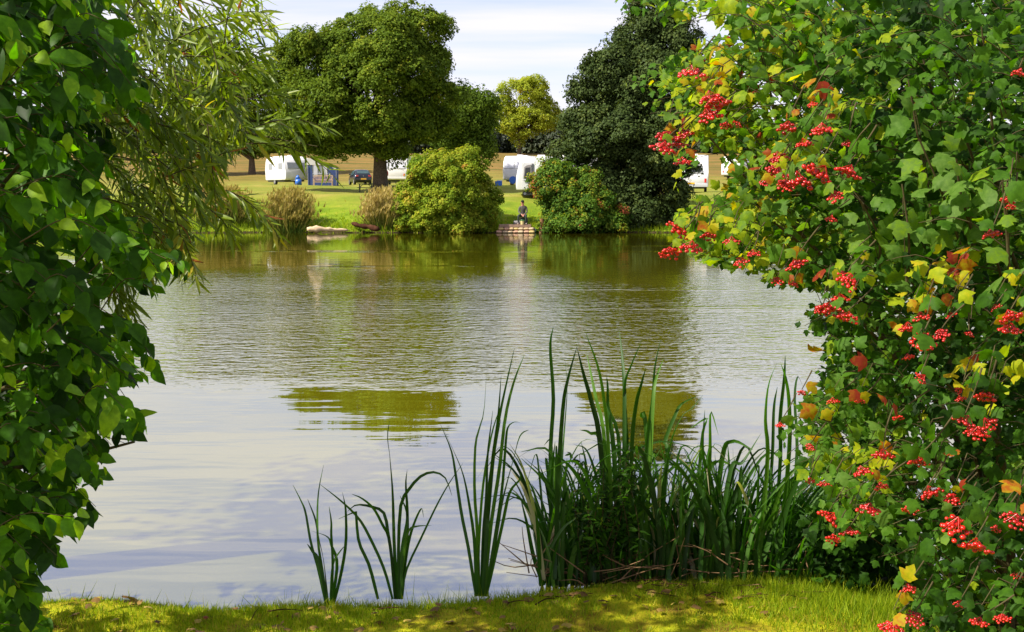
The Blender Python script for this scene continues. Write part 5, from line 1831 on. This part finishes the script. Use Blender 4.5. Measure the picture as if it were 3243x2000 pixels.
    link('stems', tb.mesh('stems', pw), M_TWIG, wr)['kind'] = 'stuff'
    # tangled dead stalks at the foot of the bed
    tb = Tubes()
    for i in range(90):
        a = at(*cb(rng.uniform(0, 1400), rng.uniform(1180, 1300)), 5.75 + rng.uniform(-0.1, 0.25))
        d = unit(np.array([rng.normal(0, 1), rng.normal(0, 0.3), rng.uniform(-0.1, 0.7)])) * rng.uniform(0.12, 0.4)
        tb.add(curve([a, a + d * 0.5 + rng.normal(0, 0.02, 3), a + d], 6), 0.004, 0.0015, 4)
    o = link('dead_stalks', tb.mesh('dead_stalks'), plain('dead_stalk', (0.20, 0.12, 0.06), 0.85, var=0.4, scale=8, spec=0.1))
    tag(o, 'tangle of dead brown stalks at the foot of the reeds', 'stalks', None, 'stuff')


reeds()


# ------------------------------------------------------------------ grass on the near bank
def near_grass():
    rng = np.random.default_rng(107)
    N = 80000
    x = rng.uniform(-3.2, 3.6, N)
    e = -np.abs(rng.normal(0, 0.55, N))
    y = shore_near(x) + e + 0.06
    patch_ = np.sin(x * 4.3 + 2.0 * np.sin(y * 3.1)) * np.sin(y * 6.7 + 1.5 * np.sin(x * 2.9)) + 0.35 * np.sin(x * 13 + y * 9)
    keep = (y > 4.2) & ((patch_ > -0.25) | (e > -0.12) | (rng.random(N) < 0.25) | (x > 1.2))
    x, y, e = x[keep], y[keep], e[keep]
    N = len(x)
    cl = 0.5 + 0.5 * np.sin(x * 3.1 + 1.7 * np.sin(x * 1.3)) * np.sin(y * 4 + x)
    tall = np.clip(0.25 + 0.75 * np.exp(-((x - 1.75) / 0.75) ** 2) + 0.55 * np.exp(-((x + 0.25) / 0.35) ** 2), 0, 1)
    edge = np.exp(-(e / 0.10) ** 2)
    h_ = rng.uniform(0.015, 0.045, N) * (0.55 + 0.6 * cl) + edge * tall * rng.uniform(0.02, 0.12, N) + (rng.random(N) < 0.03) * rng.uniform(0.03, 0.10, N) * edge + 0.06 * tall ** 3 * rng.random(N) * (x > 1.0)
    base = np.stack([x, y, gz(x, y) - 0.006], 1)
    tip = base + np.stack([rng.normal(0, 0.4, N) * h_, rng.normal(0, 0.4, N) * h_, h_], 1)
    V, Q = strips(rng, base, tip, rng.uniform(0.0012, 0.0026, N), np.zeros(N), 2)
    rn = np.clip(rng.normal(0.66, 0.22, N) - 0.2 * tall, 0, 1)
    o = link('bank_turf', mesh_np('bank_turf', V, Q, rnd=np.repeat(rn, 2)), L_GRASS)
    tag(o, 'short bright turf and longer grass along the near bank', 'grass', None, 'stuff')


near_grass()


def litter():
    """fallen leaves and snapped twigs lying on the turf"""
    rng = np.random.default_rng(108)
    N = 150
    x = rng.uniform(-2.4, 2.6, N)
    y = shore_near(x) - rng.uniform(0.03, 0.6, N)
    P = np.stack([x, y, gz(x, y) + rng.uniform(0.012, 0.03, N)], 1)
    F = frames(np.stack([rng.normal(size=N), rng.normal(size=N), rng.normal(0, 0.15, N)], 1), np.stack([rng.normal(0, 0.3, N), rng.normal(0, 0.3, N), np.ones(N)], 1))
    S = rng.uniform(0.025, 0.05, N)
    V, _, T = T_LOBE[0]
    W = np.einsum('nij,kj->nki', F, V) * S[:, None, None] + P[:, None, :]
    tr = (np.array(T)[None] + (np.arange(N) * len(V))[:, None, None]).reshape(-1, 3)
    o = link('fallen_leaves', mesh_np('fallen_leaves', W.reshape(-1, 3), None, tr, rnd=np.repeat(rng.uniform(0, 1, N), len(T)), smooth=True),
             leaf_mat('fallen_leaf', [(0, (0.10, 0.055, 0.02)), (0.5, (0.22, 0.13, 0.04)), (0.8, (0.36, 0.27, 0.05)), (1, (0.20, 0.05, 0.02))], 0.7, 0.15, (1, 1, 1), 0.15))
    tag(o, 'brown and yellow leaves fallen on the near turf', 'leaves', None, 'stuff')
    tb = Tubes()
    for i in range(46):
        xx = rng.normal(0.75, 0.5) if i < 34 else rng.uniform(-2, 2.2)
        yy = float(shore_near(xx)) - rng.uniform(0.05, 0.32)
        a = np.array([xx, yy, float(gz(xx, yy)) + 0.015])
        an = rng.normal(0, 0.7)
        d = np.array([math.cos(an), math.sin(an) * 0.6, rng.uniform(-0.02, 0.12)]) * rng.uniform(0.05, 0.20)
        tb.add(curve([a, a + d * 0.5 + np.array([0, 0, rng.uniform(0, 0.015)]), a + d], 5), rng.uniform(0.002, 0.005), 0.0015, 4)
    o = link('fallen_twigs', tb.mesh('fallen_twigs'), M_LOGD)
    tag(o, 'snapped brown twigs lying on the turf below the reeds', 'twigs', None, 'stuff')


litter()
